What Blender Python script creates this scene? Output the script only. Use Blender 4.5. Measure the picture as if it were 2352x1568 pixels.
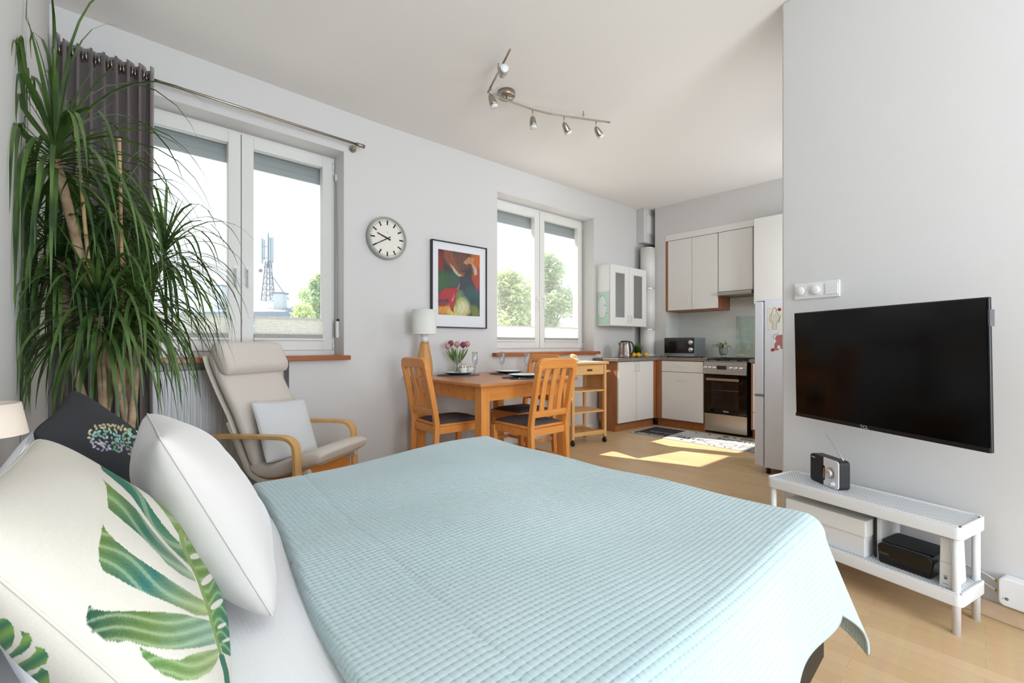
import bpy, bmesh, math, random
from mathutils import Matrix, Vector
import numpy as np
random.seed(7)
S = bpy.context.scene
for o in list(bpy.data.objects): bpy.data.objects.remove(o)
PI = math.pi
# ---------------------------------------------------------------- camera
EYE = 1.05
FPX = 1030.0
cd = bpy.data.cameras.new('camera'); cam = bpy.data.objects.new('camera', cd)
S.collection.objects.link(cam); S.camera = cam
cd.sensor_width = 36.0; cd.lens = 36.0*FPX/2352.0; cd.shift_y = 6.0/2352.0
cd.clip_start = 0.02; cd.clip_end = 500
cam.location = (0, 0, EYE)
cam.rotation_euler = (PI/2, 0, math.atan2(.7262, .6875) - PI/2 + 0.0)
cam.rotation_euler = (PI/2, 0, math.atan2(.7262, .6875) - PI/2)
# ---------------------------------------------------------------- world, sun, added fill lights
def lin(c):
    f = lambda v: (v/12.92 if v <= .04045 else ((v+.055)/1.055)**2.4)
    return tuple(f(x/255.0) for x in c)
W = bpy.data.worlds.new('world'); S.world = W; W.use_nodes = True
wn = W.node_tree.nodes; wl = W.node_tree.links; wn.clear()
wo = wn.new('ShaderNodeOutputWorld'); bg = wn.new('ShaderNodeBackground')
tc = wn.new('ShaderNodeTexCoord'); sx = wn.new('ShaderNodeSeparateXYZ'); cr = wn.new('ShaderNodeValToRGB')
wl.new(tc.outputs['Generated'], sx.inputs[0]); wl.new(sx.outputs['Z'], cr.inputs[0]); wl.new(cr.outputs[0], bg.inputs[0]); wl.new(bg.outputs[0], wo.inputs[0])
cr.color_ramp.elements[0].position = 0.0; cr.color_ramp.elements[0].color = (.93, .97, 1.0, 1)
cr.color_ramp.elements[1].position = 0.6; cr.color_ramp.elements[1].color = (.78, .90, .98, 1)
bg.inputs[1].default_value = 1.15
sd = bpy.data.lights.new('sun', 'SUN'); sun = bpy.data.objects.new('sun', sd); S.collection.objects.link(sun)
sd.energy = 9.0; sd.angle = math.radians(0.6); sd.color = (1.0, .93, .80)
sun.rotation_euler = Vector((0.66, -2.0, -2.35)).to_track_quat('-Z', 'Y').to_euler()
sun.location = (-3, 12, 12)
ad = bpy.data.lights.new('fill_light_back', 'AREA'); al = bpy.data.objects.new('fill_light_back', ad); S.collection.objects.link(al)  # added area light behind the camera, brightens the whole room
ad.shape = 'RECTANGLE'; ad.size = 1.5; ad.size_y = 2.2; ad.energy = 104; ad.color = (.84, .92, 1.0)
al.location = (.85, -2.6, 1.2); al.rotation_euler = (PI/2+math.radians(42), 0, 0)
ad2 = bpy.data.lights.new('fill_light_side', 'AREA'); al2 = bpy.data.objects.new('fill_light_side', ad2); S.collection.objects.link(al2)  # unseen lamp added behind the television wall to lift the kitchen
ad2.shape = 'RECTANGLE'; ad2.size = .8; ad2.size_y = 1.3; ad2.energy = 9; ad2.color = (.90, .95, 1.0)
al2.location = (3.45, .50, 1.75); al2.rotation_euler = (PI/2+math.radians(5), 0, 0)
ad3 = ad2.copy(); al3 = bpy.data.objects.new('fill_light_kitchen', ad3); S.collection.objects.link(al3)  # second added kitchen fill, hidden beyond the refrigerator
ad3.energy = 15; ad3.size = .66; ad3.size_y = 1.0; al3.location = (5.1, .50, 1.75); al3.rotation_euler = (PI/2, 0, math.radians(8))
S.view_settings.view_transform = 'Standard'; S.view_settings.look = 'None'
S.view_settings.exposure = 0.30; S.view_settings.gamma = 1.0; S.view_settings.use_curve_mapping = False
# ---------------------------------------------------------------- helpers
COL = S.collection
def frame(ox, oy, ang, oz=0): return Matrix.Translation((ox, oy, oz)) @ Matrix.Rotation(ang, 4, 'Z')
FA = frame(0, 3.5, 0)                      # window wall, first stretch: x along wall, y outwards
FB = frame(1.8, 3.5, math.radians(-3))     # window wall, second stretch
FW = frame(2.742, .764, math.atan2(-.9657, -.26))   # wall with the television: x along, y into the wall
ID = Matrix()
def tag(o, label=None, cat=None, group=None, kind=None):
    if label: o['label'] = label
    if cat: o['category'] = cat
    if group: o['group'] = group
    if kind: o['kind'] = kind
    return o
TM = {}
def thing(name, label, cat, M=ID, group=None, kind=None):
    o = bpy.data.objects.new(name, None); COL.objects.link(o)
    o.empty_display_size = .1; o.matrix_world = M
    TM[o.name] = M.copy(); tag(o, label, cat, group, kind); return o
class MB:
    """collects shapes into one mesh"""
    def __init__(s, M=ID): s.v = []; s.f = []; s.sm = []; s.M = M
    def add(s, vs, fs, smooth=False):
        n = len(s.v); s.v += [s.M @ Vector(p) for p in vs]
        s.f += [tuple(i+n for i in f) for f in fs]; s.sm += [smooth]*len(fs); return s
    def box(s, x0, x1, y0, y1, z0, z1, L=None):
        vs = [(x, y, z) for z in (z0, z1) for y in (y0, y1) for x in (x0, x1)]
        if L is not None: vs = [L @ Vector(p) for p in vs]
        return s.add(vs, [(0, 2, 3, 1), (4, 5, 7, 6), (0, 1, 5, 4), (2, 6, 7, 3), (0, 4, 6, 2), (1, 3, 7, 5)])
    def tube(s, pts, r, n=12, cap=True, smooth=True, flat=1.0):
        P = [Vector(p) for p in pts]; rs = r if isinstance(r, (list, tuple)) else [r]*len(P)
        vs = []; up = None
        for i, p in enumerate(P):
            t = (P[min(i+1, len(P)-1)] - P[max(i-1, 0)]).normalized()
            if up is None:
                up = Vector((0, 0, 1)) if abs(t.z) < .9 else Vector((1, 0, 0))
            a = t.cross(up)
            if a.length < 1e-5: a = t.cross(Vector((0, 1, 0)))
            a.normalize(); b = a.cross(t).normalized(); up = b
            for k in range(n):
                w = 2*PI*k/n; vs.append(p + a*math.cos(w)*rs[i] + b*math.sin(w)*rs[i]*flat)
        fs = [(i*n+k, i*n+(k+1) % n, (i+1)*n+(k+1) % n, (i+1)*n+k) for i in range(len(P)-1) for k in range(n)]
        s.add(vs, fs, smooth)
        if cap:
            m = len(s.v)-len(vs)
            s.f.append(tuple(m+k for k in reversed(range(n)))); s.sm.append(False)
            s.f.append(tuple(m+(len(P)-1)*n+k for k in range(n))); s.sm.append(False)
        return s
    def lathe(s, prof, c=(0, 0, 0), n=32, L=None, smooth=True, cap=True):
        vs = []
        for r, z in prof:
            for k in range(n):
                a = 2*PI*k/n; p = Vector((c[0]+r*math.cos(a), c[1]+r*math.sin(a), c[2]+z))
                vs.append(L @ p if L is not None else p)
        m = len(prof)
        fs = [(i*n+k, i*n+(k+1) % n, (i+1)*n+(k+1) % n, (i+1)*n+k) for i in range(m-1) for k in range(n)]
        s.add(vs, fs, smooth)
        b = len(s.v)-len(vs)
        if cap and prof[0][0] > 1e-5: s.f.append(tuple(b+k for k in reversed(range(n)))); s.sm.append(False)
        if cap and prof[-1][0] > 1e-5: s.f.append(tuple(b+(m-1)*n+k for k in range(n))); s.sm.append(False)
        return s
    def prism(s, poly, d0, d1, L=ID, smooth=False):
        """polygon in the local xz plane extruded along y from d0 to d1"""
        n = len(poly)
        vs = [L @ Vector((x, d0, z)) for x, z in poly] + [L @ Vector((x, d1, z)) for x, z in poly]
        fs = [tuple(range(n)), tuple(reversed(range(n, 2*n)))] + [(i, i+n, (i+1) % n+n, (i+1) % n) for i in range(n)]
        s.add(vs, fs[:2]); 
        b = len(s.v)-2*n
        for f in fs[2:]: s.f.append(tuple(i+b for i in f)); s.sm.append(smooth)
        return s
    def ribbon(s, pts, w, th, across, smooth=True):
        """a flat bar: rectangular section (w across, th thick) swept along pts"""
        P = [Vector(p) for p in pts]; A = Vector(across).normalized(); vs = []
        for i, p in enumerate(P):
            t = (P[min(i+1, len(P)-1)] - P[max(i-1, 0)]).normalized(); nn = t.cross(A).normalized()
            ww = w[i] if isinstance(w, (list, tuple)) else w
            for a, b in ((-1, -1), (1, -1), (1, 1), (-1, 1)): vs.append(p + A*a*ww/2 + nn*b*th/2)
        m = len(P)
        fs = [(i*4+k, i*4+(k+1) % 4, (i+1)*4+(k+1) % 4, (i+1)*4+k) for i in range(m-1) for k in range(4)]
        fs += [(3, 2, 1, 0), (m*4-4, m*4-3, m*4-2, m*4-1)]
        return s.add(vs, fs, False)
    def build(s, name, mat, parent=None, bevel=0, seg=2, kind=None, label=None, smooth=None, world=False):
        me = bpy.data.meshes.new(name)
        vs = s.v
        if world and parent is not None:
            I = TM[parent.name].inverted(); vs = [I @ p for p in s.v]
        me.from_pydata([tuple(p) for p in vs], [], s.f); me.validate(); me.update()
        if len(me.polygons) == len(s.sm):
            me.polygons.foreach_set('use_smooth', [bool(x) if smooth is None else smooth for x in s.sm])
        bm = bmesh.new(); bm.from_mesh(me); bmesh.ops.recalc_face_normals(bm, faces=bm.faces); bm.to_mesh(me); bm.free()
        me.materials.append(mat)
        o = bpy.data.objects.new(name, me); COL.objects.link(o)
        if parent is not None:
            o.parent = parent
            TM[o.name] = TM.get(parent.name, ID)
        else: TM[o.name] = ID
        if bevel:
            b = o.modifiers.new('bevel', 'BEVEL'); b.width = bevel; b.segments = seg; b.limit_method = 'ANGLE'; b.angle_limit = math.radians(40)
            b.harden_normals = False
        if kind: o['kind'] = kind
        if label: o['label'] = label
        return o
def bx(*a, M=ID): return MB(M).box(*a)
def struct(name, mb, mat, bevel=0): return mb.build(name, mat, kind='structure', bevel=bevel)
def single(name, mb, mat, label, cat, group=None, bevel=0, M=None, seg=2):
    o = mb.build(name, mat, bevel=bevel, seg=seg)
    if M is not None: o.matrix_world = M; TM[o.name] = M
    return tag(o, label, cat, group)
def copy_tree(o, parent=None):
    c = o.copy(); COL.objects.link(c)
    if parent is not None: c.parent = parent
    for ch in [x for x in bpy.data.objects if x.parent == o]: copy_tree(ch, c)
    return c
def text(name, body, size, M, mat, parent=None, extrude=.0008, sx=1.0, align='CENTER', spacing=1.0, offset=0):
    cu = bpy.data.curves.new(name, 'FONT'); cu.body = body; cu.size = size; cu.extrude = extrude
    cu.align_x = align; cu.align_y = 'CENTER'; cu.space_character = spacing; cu.offset = offset
    t = bpy.data.objects.new(name+'_src', cu); COL.objects.link(t)
    bpy.context.view_layer.update()
    me = bpy.data.meshes.new_from_object(t.evaluated_get(bpy.context.evaluated_depsgraph_get()))
    bpy.data.objects.remove(t); bpy.data.curves.remove(cu)
    me.transform(Matrix.Diagonal((sx, 1, 1, 1)))
    if parent is not None: me.transform(TM[parent.name].inverted() @ M)
    else: me.transform(M)
    me.materials.clear(); me.materials.append(mat)
    o = bpy.data.objects.new(name, me); COL.objects.link(o)
    if parent is not None: o.parent = parent; TM[o.name] = TM[parent.name]
    return o
# ---------------------------------------------------------------- materials
def mat(name, col, rough=.5, metal=0, spec=.5, **kw):
    m = bpy.data.materials.new(name); m.use_nodes = True
    b = m.node_tree.nodes['Principled BSDF']
    b.inputs['Base Color'].default_value = (*lin(col), 1) if max(col) > 1.01 else (*col, 1)
    b.inputs['Roughness'].default_value = rough; b.inputs['Metallic'].default_value = metal
    b.inputs['Specular IOR Level'].default_value = spec
    for k, v in kw.items(): b.inputs[k.replace('_', ' ')].default_value = v
    return m
def nodes(m): return m.node_tree.nodes, m.node_tree.links, m.node_tree.nodes['Principled BSDF']
def noise_var(m, c1, c2, scale=3, detail=4, stretch=(1, 1, 1), coord='Object', lo=.35, hi=.65):
    n, l, b = nodes(m); t = n.new('ShaderNodeTexCoord'); mp = n.new('ShaderNodeMapping'); mp.inputs['Scale'].default_value = stretch
    nz = n.new('ShaderNodeTexNoise'); nz.inputs['Scale'].default_value = scale; nz.inputs['Detail'].default_value = detail
    r = n.new('ShaderNodeValToRGB'); r.color_ramp.elements[0].position = lo; r.color_ramp.elements[1].position = hi
    r.color_ramp.elements[0].color = (*lin(c1), 1); r.color_ramp.elements[1].color = (*lin(c2), 1)
    l.new(t.outputs[coord], mp.inputs[0]); l.new(mp.outputs[0], nz.inputs[0]); l.new(nz.outputs[0], r.inputs[0]); l.new(r.outputs[0], b.inputs['Base Color'])
    return m
def bump(m, kind='noise', scale=100, strength=.3, dist=.002, stretch=(1, 1, 1), coord='Object'):
    n, l, b = nodes(m); t = n.new('ShaderNodeTexCoord'); mp = n.new('ShaderNodeMapping'); mp.inputs['Scale'].default_value = stretch
    if kind == 'noise': x = n.new('ShaderNodeTexNoise'); x.inputs['Scale'].default_value = scale; x.inputs['Detail'].default_value = 3
    elif kind == 'wave': x = n.new('ShaderNodeTexWave'); x.inputs['Scale'].default_value = scale
    else: x = n.new('ShaderNodeTexVoronoi'); x.inputs['Scale'].default_value = scale
    bp = n.new('ShaderNodeBump'); bp.inputs['Strength'].default_value = strength; bp.inputs['Distance'].default_value = dist
    l.new(t.outputs[coord], mp.inputs[0]); l.new(mp.outputs[0], x.inputs[0]); l.new(x.outputs[0], bp.inputs['Height']); l.new(bp.outputs[0], b.inputs['Normal'])
    return m
def wood(name, c1, c2, axis='x', rough=.42, scale=6):
    st = {'x': (.12, 1, 1), 'y': (1, .12, 1), 'z': (1, 1, .12)}[axis]
    m = mat(name, c1, rough); noise_var(m, c1, c2, scale*4, 6, st, 'Object', .3, .7); return m
def attr_mat(name, attr='paint', rough=.7, noise=0.0, nscale=200):
    m = mat(name, (200, 200, 200), rough); n, l, b = nodes(m)
    a = n.new('ShaderNodeAttribute'); a.attribute_name = attr
    if noise:
        nz = n.new('ShaderNodeTexNoise'); nz.inputs['Scale'].default_value = nscale; nz.inputs['Detail'].default_value = 3
        tc = n.new('ShaderNodeTexCoord'); l.new(tc.outputs['Object'], nz.inputs[0])
        mr = n.new('ShaderNodeMapRange'); mr.inputs['To Min'].default_value = 1-noise; mr.inputs['To Max'].default_value = 1+noise
        l.new(nz.outputs[0], mr.inputs[0]); mx = n.new('ShaderNodeVectorMath'); mx.operation = 'SCALE'
        l.new(a.outputs['Color'], mx.inputs[0]); l.new(mr.outputs[0], mx.inputs['Scale']); l.new(mx.outputs[0], b.inputs['Base Color'])
    else: l.new(a.outputs['Color'], b.inputs['Base Color'])
    return m
def thin_glass(name, tint=(1, 1, 1), refl=.06, haze=0.0):
    m = bpy.data.materials.new(name); m.use_nodes = True; n = m.node_tree.nodes; l = m.node_tree.links; n.clear()
    o = n.new('ShaderNodeOutputMaterial'); t = n.new('ShaderNodeBsdfTransparent'); g = n.new('ShaderNodeBsdfGlossy'); mx = n.new('ShaderNodeMixShader')
    t.inputs[0].default_value = (*tint, 1); g.inputs['Roughness'].default_value = .02
    lw = n.new('ShaderNodeLayerWeight'); lw.inputs[0].default_value = .25; ml = n.new('ShaderNodeMath'); ml.operation = 'MULTIPLY_ADD'
    ml.inputs[1].default_value = .5; ml.inputs[2].default_value = refl
    l.new(lw.outputs['Facing'], ml.inputs[0]); l.new(ml.outputs[0], mx.inputs[0]); l.new(t.outputs[0], mx.inputs[1]); l.new(g.outputs[0], mx.inputs[2])
    last = mx
    if haze:
        d = n.new('ShaderNodeBsdfTranslucent'); d.inputs[0].default_value = (1, 1, 1, 1); m2 = n.new('ShaderNodeMixShader'); m2.inputs[0].default_value = haze
        l.new(mx.outputs[0], m2.inputs[1]); l.new(d.outputs[0], m2.inputs[2]); last = m2
    l.new(last.outputs[0], o.inputs[0]); return m
m_wall = bump(mat('wall_paint', (221, 220, 219), .75, spec=.2), 'noise', 90, .05, .001)
m_ceil = mat('ceiling_paint', (243, 240, 236), .8, spec=.2)
m_white = mat('white_lacquer', (238, 238, 236), .35)
m_pvc = mat('window_plastic', (236, 236, 232), .35)
m_cab = mat('cabinet_white', (236, 234, 230), .4)
m_sill = wood('sill_wood', (176, 100, 46), (150, 78, 34), 'x', .35)
m_beech = wood('beech_wood', (238, 164, 88), (226, 144, 68), 'z', .38)
m_beechx = wood('beech_wood_long', (238, 164, 88), (224, 142, 66), 'x', .38)
m_pine = wood('pine_wood', (236, 190, 128), (222, 172, 106), 'z', .42)
m_pinex = wood('pine_wood_long', (236, 190, 128), (222, 172, 106), 'x', .42)
m_cabwood = wood('cabinet_wood', (176, 116, 70), (160, 100, 56), 'z', .45)
m_steel = mat('brushed_steel', (180, 174, 166), .32, 1)
m_nickel = mat('satin_nickel', (176, 168, 156), .3, 1)
m_chrome = mat('chrome', (225, 225, 228), .08, 1)
m_black = mat('black_plastic', (22, 22, 24), .35)
m_glass = thin_glass('window_glass', (.97, .985, .985), .03, .09)
m_clear = mat('clear_glass', (250, 252, 252), .02, IOR=1.3, Transmission_Weight=1.0)
# ================================================================ ROOM SHELL
HC = 2.90
# floor: laminate strips running away along the window wall
m_floor = mat('floor_laminate', (214, 170, 116), .38, spec=.45)
def _floor():
    n, l, b = nodes(m_floor)
    t = n.new('ShaderNodeTexCoord'); mp = n.new('ShaderNodeMapping'); mp.inputs['Rotation'].default_value = (0, 0, math.radians(90))
    br = n.new('ShaderNodeTexBrick'); br.inputs['Scale'].default_value = 1.0; br.inputs['Brick Width'].default_value = .62; br.inputs['Row Height'].default_value = .064
    br.inputs['Mortar Size'].default_value = .0006; br.inputs['Color1'].default_value = (*lin((216, 186, 146)), 1); br.inputs['Color2'].default_value = (*lin((206, 174, 132)), 1)
    br.inputs['Mortar'].default_value = (*lin((180, 144, 104)), 1); br.inputs['Bias'].default_value = 0
    nz = n.new('ShaderNodeTexNoise'); nz.inputs['Scale'].default_value = 40; nz.inputs['Detail'].default_value = 6
    m2 = n.new('ShaderNodeMapping'); m2.inputs['Scale'].default_value = (.06, 1, 1); m2.inputs['Rotation'].default_value = (0, 0, math.radians(90))
    mx = n.new('ShaderNodeMix'); mx.data_type = 'RGBA'; mx.blend_type = 'SOFT_LIGHT'; mx.inputs[0].default_value = .22
    l.new(t.outputs['Object'], mp.inputs[0]); l.new(mp.outputs[0], br.inputs[0]); l.new(t.outputs['Object'], m2.inputs[0]); l.new(m2.outputs[0], nz.inputs[0])
    l.new(br.outputs['Color'], mx.inputs[6]); l.new(nz.outputs['Color'], mx.inputs[7]); l.new(mx.outputs[2], b.inputs['Base Color'])
_floor()
struct('floor', bx(-.5, 6.4, -3.2, 3.9, -.1, 0), m_floor)
struct('ceiling', bx(-.5, 6.4, -3.2, 3.9, HC, HC+.15), m_ceil)
struct('wall_left', bx(-.45, -.15, -3.2, 3.6, 0, HC), m_wall)
# window wall, first stretch with window opening and radiator niche
X0, X1, ZB, ZT1 = .127, 1.477, .95, 2.576
w = MB(FA)
w.box(-.45, -.1, 0, .35, 0, HC).box(-.1, X0, 0, .35, .93, HC).box(-.1, X0, .12, .35, 0, .93).box(X0, 1.07, .12, .35, 0, .93)
w.box(1.07, X1, 0, .35, 0, .93).box(X0, X1, 0, .35, .93, ZB).box(X0, X1, 0, .35, ZT1, HC).box(X1, 1.803, 0, .35, 0, HC)
struct('wall_front', w, m_wall)
Y0, Y1, ZT2 = 1.245, 2.785, 2.612
w = MB(FB)
w.box(0, Y0, 0, .35, 0, HC).box(Y0, Y1, 0, .35, 0, ZB).box(Y0, Y1, 0, .35, ZT2, HC).box(Y1, 4.6, 0, .35, 0, HC)
struct('wall_front_kitchen', w, m_wall)
# kitchen end wall, chimney breast and the bulkhead over the wall units
struct('wall_kitchen', bx(6.0, 6.3, .3, 3.6, 0, HC), m_wall)
struct('wall_chimney', bx(5.62, 6.0, 2.95, 3.10, 0, HC), m_wall)
struct('wall_bulkhead', bx(5.62, 6.0, .6, 2.95, 2.50, HC), m_wall)
struct('trim_1', bx(5.615, 5.70, 1.85, 2.945, 2.42, 2.498), m_white)
struct('wall_kitchen_side', MB().box(2.92, 3.04, .35, .60, 0, HC).box(3.86, 4.76, .35, .60, 0, HC).box(5.44, 6.3, .35, .60, 0, HC).box(4.76, 5.44, .35, .60, 0, 1.24).box(4.76, 5.44, .35, .60, 2.26, HC).box(3.04, 3.86, .35, .60, 0, 1.09).box(3.04, 3.86, .35, .60, 2.41, HC), m_wall)  # both openings added for the unseen kitchen fill lights
# wall with the television
struct('wall_right', bx(0, 4.1, 0, .42, 0, HC, M=FW), m_wall, bevel=.012)
# unseen back wall with an opening added for the fill light
struct('wall_back', MB().box(-.4, .1, -3.2, -3.0, 0, HC).box(1.6, 2.4, -3.2, -3.0, 0, HC).box(.1, 1.6, -3.2, -3.0, 0, .35).box(.1, 1.6, -3.2, -3.0, 2.65, HC), m_wall)
m_base = wood('baseboard_wood', (226, 204, 176), (214, 190, 160), 'x', .45)
struct('baseboard_right', MB(FW).box(.01, 4.0, -.018, 0, 0, .062), m_base, bevel=.004)
struct('baseboard_front', MB(FB).box(.02, 2.75, -.015, 0, 0, .06), mat('baseboard_white', (232, 230, 226), .5), bevel=.003)
# ---------------------------------------------------------------- windows
m_blind = bump(mat('pleated_blind', (252, 251, 246), .8, Transmission_Weight=0), 'noise', 50, .05)
n_, l_, b_ = nodes(m_blind)
_tr = n_.new('ShaderNodeBsdfTranslucent'); _tr.inputs[0].default_value = (1, .98, .94, 1); _mx = n_.new('ShaderNodeMixShader'); _mx.inputs[0].default_value = .6
l_.new(b_.outputs[0], _mx.inputs[1]); l_.new(_tr.outputs[0], _mx.inputs[2]); l_.new(_mx.outputs[0], n_['Material Output'].inputs[0])
m_blindband = mat('blind_band_grey', (176, 176, 172), .5)
m_shut = mat('roller_shutter_grey', (150, 158, 160), .55)
m_seal = mat('window_seal', (150, 148, 144), .6)
def window(idx, M, x0, x1, z0, z1):
    root = thing('window_%d' % idx, None, None, M, kind='structure')
    y = .19; xm = (x0+x1)/2; zb = z0+.002
    fr = MB(M); t = .028
    fr.box(x0, x0+t, y, y+.075, zb, z1).box(x1-t, x1, y, y+.075, zb, z1).box(x0+t, x1-t, y, y+.075, z1-t, z1).box(x0+t, x1-t, y, y+.075, zb, zb+.055)
    fr.build('window_frame', m_pvc, root, bevel=.003, world=True)
    sh0 = thing; zs0 = zb+.05; zs1 = z1-t+.006
    for k, (a, b) in enumerate(((x0+t-.006, xm-.002), (xm+.002, x1-t+.006))):
        f = .078; s = MB(M); q = y-.016
        s.box(a, a+f, q, q+.06, zs0, zs1).box(b-f, b, q, q+.06, zs0, zs1).box(a+f, b-f, q, q+.06, zs0, zs0+f).box(a+f, b-f, q, q+.06, zs1-f, zs1)
        so = s.build('window_sash', m_pvc, root, bevel=.004, world=True)
        g = MB(M); e = .008
        g.box(a+f-e, a+f, q+.02, q+.03, zs0+f, zs1-f).box(b-f, b-f+e, q+.02, q+.03, zs0+f, zs1-f)
        MB(M).add([(a+f, q+.03, zs0+f), (b-f, q+.03, zs0+f), (b-f, q+.03, zs1-f), (a+f, q+.03, zs1-f)], [(0, 1, 2, 3)]).build('window_pane', m_glass, so, world=True)
        # handle near the meeting stile
        hx = b-.035 if k == 0 else a+.035; hz = 1.57
        h = MB(M); h.box(hx-.014, hx+.014, q-.010, q, hz-.035, hz+.035)
        h.tube([(hx, q-.005, hz+.01), (hx, q-.045, hz+.01), (hx, q-.052, hz), (hx, q-.052, hz-.115)], .009, 10)
        h.build('window_handle', mat('handle_white', (246, 246, 246), .3), so, bevel=.002, world=True)
        # pleated blind on the lower glass
        bz1 = 1.255; bz0 = zs0+f+.012; yb = q+.004
        pl = MB(M); npl = 9; zz0 = bz0+.034; vs = []; fs = []
        for j in range(npl*2+1):
            z = zz0+(bz1-.014-zz0)*j/(npl*2); d = -.012 if j % 2 else .006
            vs += [(a+f+.006, yb+d, z), (b-f-.006, yb+d, z)]
            if j: fs.append((j*2-2, j*2-1, j*2+1, j*2))
        pl.add(vs, fs)
        po = pl.build('pleated_blind', m_blind, root, world=True)
        MB(M).box(a+f+.002, b-f-.002, yb-.014, yb+.008, bz0+.004, zz0).build('blind_strip', m_blindband, po, bevel=.002, world=True)  # grey band across the foot of the blind
        MB(M).box(a+f+.002, b-f-.002, yb-.014, yb+.008, bz1-.014, bz1).build('blind_strip', m_pvc, po, bevel=.003, world=True, label='thin white top rail')
        MB(M).box(a+f-.004, b-f+.004, yb-.020, yb+.008, bz0-.014, bz0+.004).build('blind_strip', m_pvc, po, bevel=.003, world=True, label='white bottom rail')
    for hz in (zs0+.03, zs1-.05):
        MB(M).tube([(x1-.012, y-.01, hz-.03), (x1-.012, y-.01, hz+.03)], .009, 10).build('window_hinge', m_pvc, root, world=True)
    MB(M).tube([(xm, y-.014, zs0), (xm, y-.014, zs1)], .0025, 6).build('window_seal', m_seal, root, world=True)
    return root
window(1, FA, X0, X1, ZB, ZT1)
window(2, FB, Y0, Y1, ZB, ZT2)
def shutter(M, x0, x1, z0, z1, lab):
    m = MB(M); n = 4; 
    for j in range(n):
        a = z0+(z1-z0)*j/n; b = z0+(z1-z0)*(j+1)/n-.006
        m.box(x0, x1, .285, .297, a, b)
    m.box(x0, x1, .289, .295, z0, z1)
    o = m.build('roller_shutter', m_shut, bevel=.003)
    return tag(o, lab, 'roller shutter', 'outside roller shutters')
shutter(FA, X0+.02, X1-.02, 2.365, ZT1+.0, 'grey slatted roller shutter lowered a little outside the large window by the curtain')
shutter(FB, Y0+.02, Y1-.02, 2.40, ZT2+.0, 'grey slatted roller shutter lowered a little outside the kitchen-side window')
def sill(M, x0, x1, lab):
    pts = [(x0, -.06), (x1, -.06), (x1, 0)]
    m = MB(M).box(x0, x1, -.07, -.0005, .927, .962)
    m.box(max(x0, x0+.04), x1-.03, -.001, .188, .940, .962)
    o = m.build('window_sill', m_sill, bevel=.004); return tag(o, lab, 'window sill')
sill(FA, .09, 1.505, 'brown wooden window sill under the large window behind the armchair')
sill(FB, 1.18, 2.83, 'brown wooden window sill under the kitchen-side window behind the trolley')
# shutter strap winder in the right reveal of the first window
t = thing('strap_winder', 'white shutter strap winder with cord on the right reveal of the large window', 'strap winder', FA @ Matrix.Translation((1.475, .10, 1.22)))
MB(FA).box(1.452, 1.4765, .085, .110, 1.10, 1.235).build('winder_case', m_white, t, bevel=.006, world=True)
MB(FA).box(1.458, 1.4765, .090, .106, 1.236, 1.252).build('winder_cap', m_black, t, bevel=.002, world=True)
MB(FA).tube([(1.466, .098, 1.24), (1.470, .11, 1.7), (1.470, .14, 2.40)], .0022, 6).build('pull_cord', mat('cord_grey', (150, 150, 150), .7), t, world=True)
MB(FA).tube([(1.472, .14, 2.38), (1.472, .14, 2.43)], .010, 10).build('cord_guide', m_white, t, world=True)
# ---------------------------------------------------------------- radiator + heating pipe
m_rad = mat('radiator_enamel', (232, 234, 236), .4)
t = thing('radiator', 'white panel radiator with vertical ridges in the niche behind the armchair', 'radiator', FA @ Matrix.Translation((.6, .05, .0)))
r = MB(FA)
r.box(.23, 1.035, .035, .045, .12, .872)
vs = []; fs = []; nx = 0
xs = []; x = .25
while x < 1.02: xs += [(x, .034), (x+.004, .028), (x+.014, .028), (x+.018, .034)]; x += .033
for (x, y) in xs: vs += [(x, y, .16), (x, y, .83)]
for j in range(len(xs)-1): fs.append((2*j, 2*j+2, 2*j+3, 2*j+1))
r.add(vs, fs)
r.build('front_panel', m_rad, t, world=True)
MB(FA).box(.228, 1.037, .036, .112, .868, .880).build('top_grille', m_rad, t, bevel=.003, world=True)
MB(FA).box(.228, .234, .036, .11, .14, .868).build('side_cover', m_rad, t, world=True)
MB(FA).box(1.031, 1.037, .036, .11, .14, .868).build('side_cover', m_rad, t, world=True)
single('heating_pipe', MB().tube([(-.108, 3.46, 0), (-.108, 3.46, 1.22), (-.108, 3.475, 1.25), (-.108, 3.498, 1.26)], .014, 12).tube([(-.108, 3.46, .86), (-.108, 3.46, .90)], .02, 12), mat('pipe_paint', (222, 224, 226), .5), 'white painted heating pipe standing in the corner behind the curtain', 'pipe')
# ---------------------------------------------------------------- curtain rod and curtain
RZ, RY = 2.62, 3.40
t = thing('curtain_rod', 'brushed steel curtain rod above the large window', 'curtain rod', Matrix.Translation((.7, RY, RZ)))
MB().tube([(-.135, RY, RZ), (1.60, RY, RZ)], .0095, 14).build('rod', m_nickel, t, world=True)
MB().tube([(1.535, RY, RZ), (1.60, RY, RZ)], .016, 16).build('end_cap', m_nickel, t, world=True)
MB().tube([(1.545, RY, RZ), (1.545, 3.495, RZ-.005)], .008, 12).tube([(1.545, 3.485, RZ-.005), (1.545, 3.499, RZ-.005)], .028, 24).build('wall_bracket', m_nickel, t, world=True)
MB().tube([(-.13, RY, RZ), (-.13, 3.499, RZ)], .008, 12).build('wall_bracket', m_nickel, t, world=True)
m_cur = mat('curtain_velvet', (116, 106, 104), .85, spec=.15, Sheen_Weight=.5, Sheen_Roughness=.4)
bump(m_cur, 'noise', 300, .15, .001)
nf = 8; NX = 260; NZ = 60; vs = []; fs = []
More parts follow.
